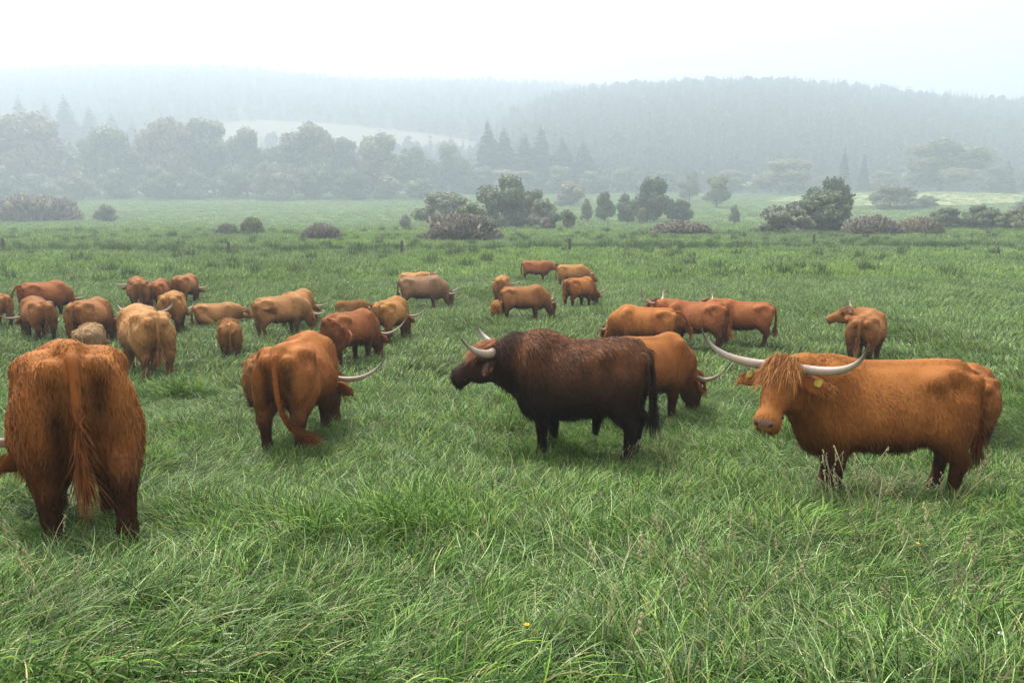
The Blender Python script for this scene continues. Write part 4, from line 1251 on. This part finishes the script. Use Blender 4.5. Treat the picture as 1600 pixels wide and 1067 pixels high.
def points_in(y0, y1, dens, margin=0.80):
    """random points over the trapezoid seen between distances y0 and y1"""
    w = lambda y: margin * y + 2.0
    n = int(dens * (y1 - y0) * (w(y0) + w(y1)))
    y = np.sqrt(rng.uniform(y0 ** 2 + 1.7 * y0, y1 ** 2 + 1.7 * y1, n))
    y = np.clip(y, y0, y1)
    x = rng.uniform(-1, 1, n) * w(y)
    return x, y
def flow(x, y):
    return 2.6 * noise2(x, y, .42, 21) + 2.2 * noise2(x, y, .13, 22) + 1.2
EXTRA = [(rng.uniform(1280, 1500), rng.uniform(770, 830)) for _ in range(13)] + [(rng.uniform(940, 1060), rng.uniform(712, 740)) for _ in range(7)] + \
        [(rng.uniform(0, 130), rng.uniform(860, 1000)) for _ in range(3)] + [(rng.uniform(800, 1500), rng.uniform(880, 1050)) for _ in range(6)]
def grass_patch(name, label, y0, y1, dens, sources, pick, smin_, smax_):
    x, y = points_in(y0, y1, dens)
    n = len(x)
    lush = noise2(x, y, .55, 31) * .6 + noise2(x, y, 1.4, 32) * .4
    z = ground_z(x, y)
    rot = np.stack([rng.normal(0, .07, n), rng.normal(0, .07, n), flow(x, y) + rng.normal(0, .45, n)], 1)
    s = (smin_ + (smax_ - smin_) * np.clip(.5 + .55 * lush, 0, 1)) * rng.uniform(.85, 1.15, n)
    if name == 'near_grass':
        ex = [on_ground(a_, b_) for a_, b_ in EXTRA]
        x = np.concatenate([x, [e_[0] for e_ in ex]]); y = np.concatenate([y, [e_[1] for e_ in ex]])
        z = np.concatenate([z, [e_[2] for e_ in ex]])
        rot = np.concatenate([rot, rng.normal(0, 1, (len(ex), 3)) * [.1, .1, 3]])
        s = np.concatenate([s, rng.uniform(.8, 1.1, len(ex))]); lush = np.concatenate([lush, np.zeros(len(ex))])
        nb = n; n = len(x)
    for cx, cy_, cr, cs in COW_POS:
        m = np.exp(-(((x - cx) ** 2 + (y - cy_) ** 2) / (1.0 * cs) ** 2))
        s = s * (1 - .42 * m)
    idx = pick(lush, n) if pick is not pick_far else pick_far(x, y)
    if name == 'near_grass': idx[nb:] = rng.integers(12, 14, n - nb)
    o = scatter(name, np.stack([x, y, z], 1), rot, np.stack([s, s, s * rng.uniform(.85, 1.1, n)], 1), idx, sources)
    tag(o, label, 'grass', kind='stuff')
def pick_near(l, n):
    u = rng.uniform(size=n)
    out = np.where(l > .28, np.where(u < .55, rng.integers(10, 12, n), rng.integers(4, 7, n)),
          np.where(l > .02, np.where(u < .6, rng.integers(0, 4, n), rng.integers(4, 7, n)), np.where(u < .6, rng.integers(7, 10, n), rng.integers(0, 4, n))))
    return np.where(rng.uniform(size=n) < .004, rng.integers(12, 14, n), out)
def pick_far(x, y):
    n = len(x); u = rng.uniform(size=n)
    m = noise2(x, y, .05, 61) * .6 + noise2(x, y, .2, 62) * .4
    out = np.where(m + rng.normal(0, .25, n) > 0, rng.choice([1, 3], n), rng.choice([0, 2, 4], n))
    ditch = np.exp(-((y - 69 - 3 * np.sin(x * .05)) / 2.2) ** 2) * (noise2(x, y, .09, 63) > -.25)
    return np.where(u < .015 + .22 * ditch, 5, out)
grass_patch('near_grass', 'long matted grass in the foreground', 2.2, 13, 58, T_NEAR, pick_near, .50, 1.15)
T_SHORT = [blades(390 + i, 60, .22, .07, .18, .0085, 30, 60, 3, PAL_A[:4], jitter=2.5) for i in range(3)]
grass_patch('undergrowth', 'short dense grass beneath the long foreground grass', 2.0, 13, 32, T_SHORT, lambda l, n: rng.integers(0, 3, n), .8, 1.2)
grass_patch('middle_grass', 'grazed grass around the herd', 12.4, 40, 15, T_MID, lambda l, n: rng.integers(0, 6, n), .75, 1.35)
grass_patch('far_grass', 'open meadow grass behind the herd', 38, 112, 3.4, T_FAR, pick_far, .7, 1.5)
grass_patch('distant_grass', 'pale meadow grass towards the trees', 110, 420, .24, T_FAR, lambda l, n: rng.integers(0, 5, n), 1.0, 2.0)

# ---------------------------------------------------------------- a few flowers in the foreground
M_PETAL = leafy('petal', .2, .5, .3)
for i, (px, py, c, lab) in enumerate([(820, 1024, (.75, .48, .03), 'tiny yellow flower low in the grass at the bottom centre'),
                                      (1427, 884, (.75, .52, .04), 'tiny yellow flower in the grass below the camera-facing cow'),
                                      (1553, 1040, (.72, .70, .72), 'small white flower head at the lower right')]):
    g = on_ground(px, py); e = link('meadow_flower', None); e.location = g; e.scale = (.7, .7, .8)
    mb = MB(); mb.tube([(0, 0, 0), (.01, 0, .10), (.015, -.01, .22)], [.004, .003, .003], 5, (.07, .14, .03)); link('stem', mb.mesh('stem', M_PETAL), e)
    mb = MB()
    for k in range(7):
        th = k * 6.283 / 7
        mb.blob((.015 + .013 * math.cos(th), -.01 + .013 * math.sin(th), .225), (.010, .010, .005), nu=6, nv=4, col=c)
    mb.blob((.015, -.01, .228), (.008, .008, .006), nu=6, nv=4, col=tuple(v * .7 for v in c))
    link('flower_head', mb.mesh('flower_head', M_PETAL), e)
    tag(e, lab, 'flower', 'flowers in the foreground grass')

# ---------------------------------------------------------------- haze
x0, x1, y0, y1, z0, z1 = -3300, 3300, -60, 2900, -420, 480
hv = [(x, y, z) for z in (z0, z1) for y in (y0, y1) for x in (x0, x1)]
hm = np_mesh('haze', hv, None, [(0, 2, 3, 1), (4, 5, 7, 6), (0, 1, 5, 4), (2, 6, 7, 3), (0, 4, 6, 2), (1, 3, 7, 5)], None, smooth_shade=False)
mh, n_, l_ = new_mat('haze')
pv = n_.new('ShaderNodeVolumePrincipled')
pv.inputs['Color'].default_value = (0.68, 0.78, 0.90, 1)
pv.inputs['Density'].default_value = HAZE_DENSITY
pv.inputs['Anisotropy'].default_value = 0.25
ov = n_.new('ShaderNodeOutputMaterial')
l_.new(pv.outputs[0], ov.inputs['Volume'])
hm.materials.append(mh)
hz = link('haze', hm)
tag(hz, 'thin pale morning haze filling the valley', 'haze', kind='stuff')
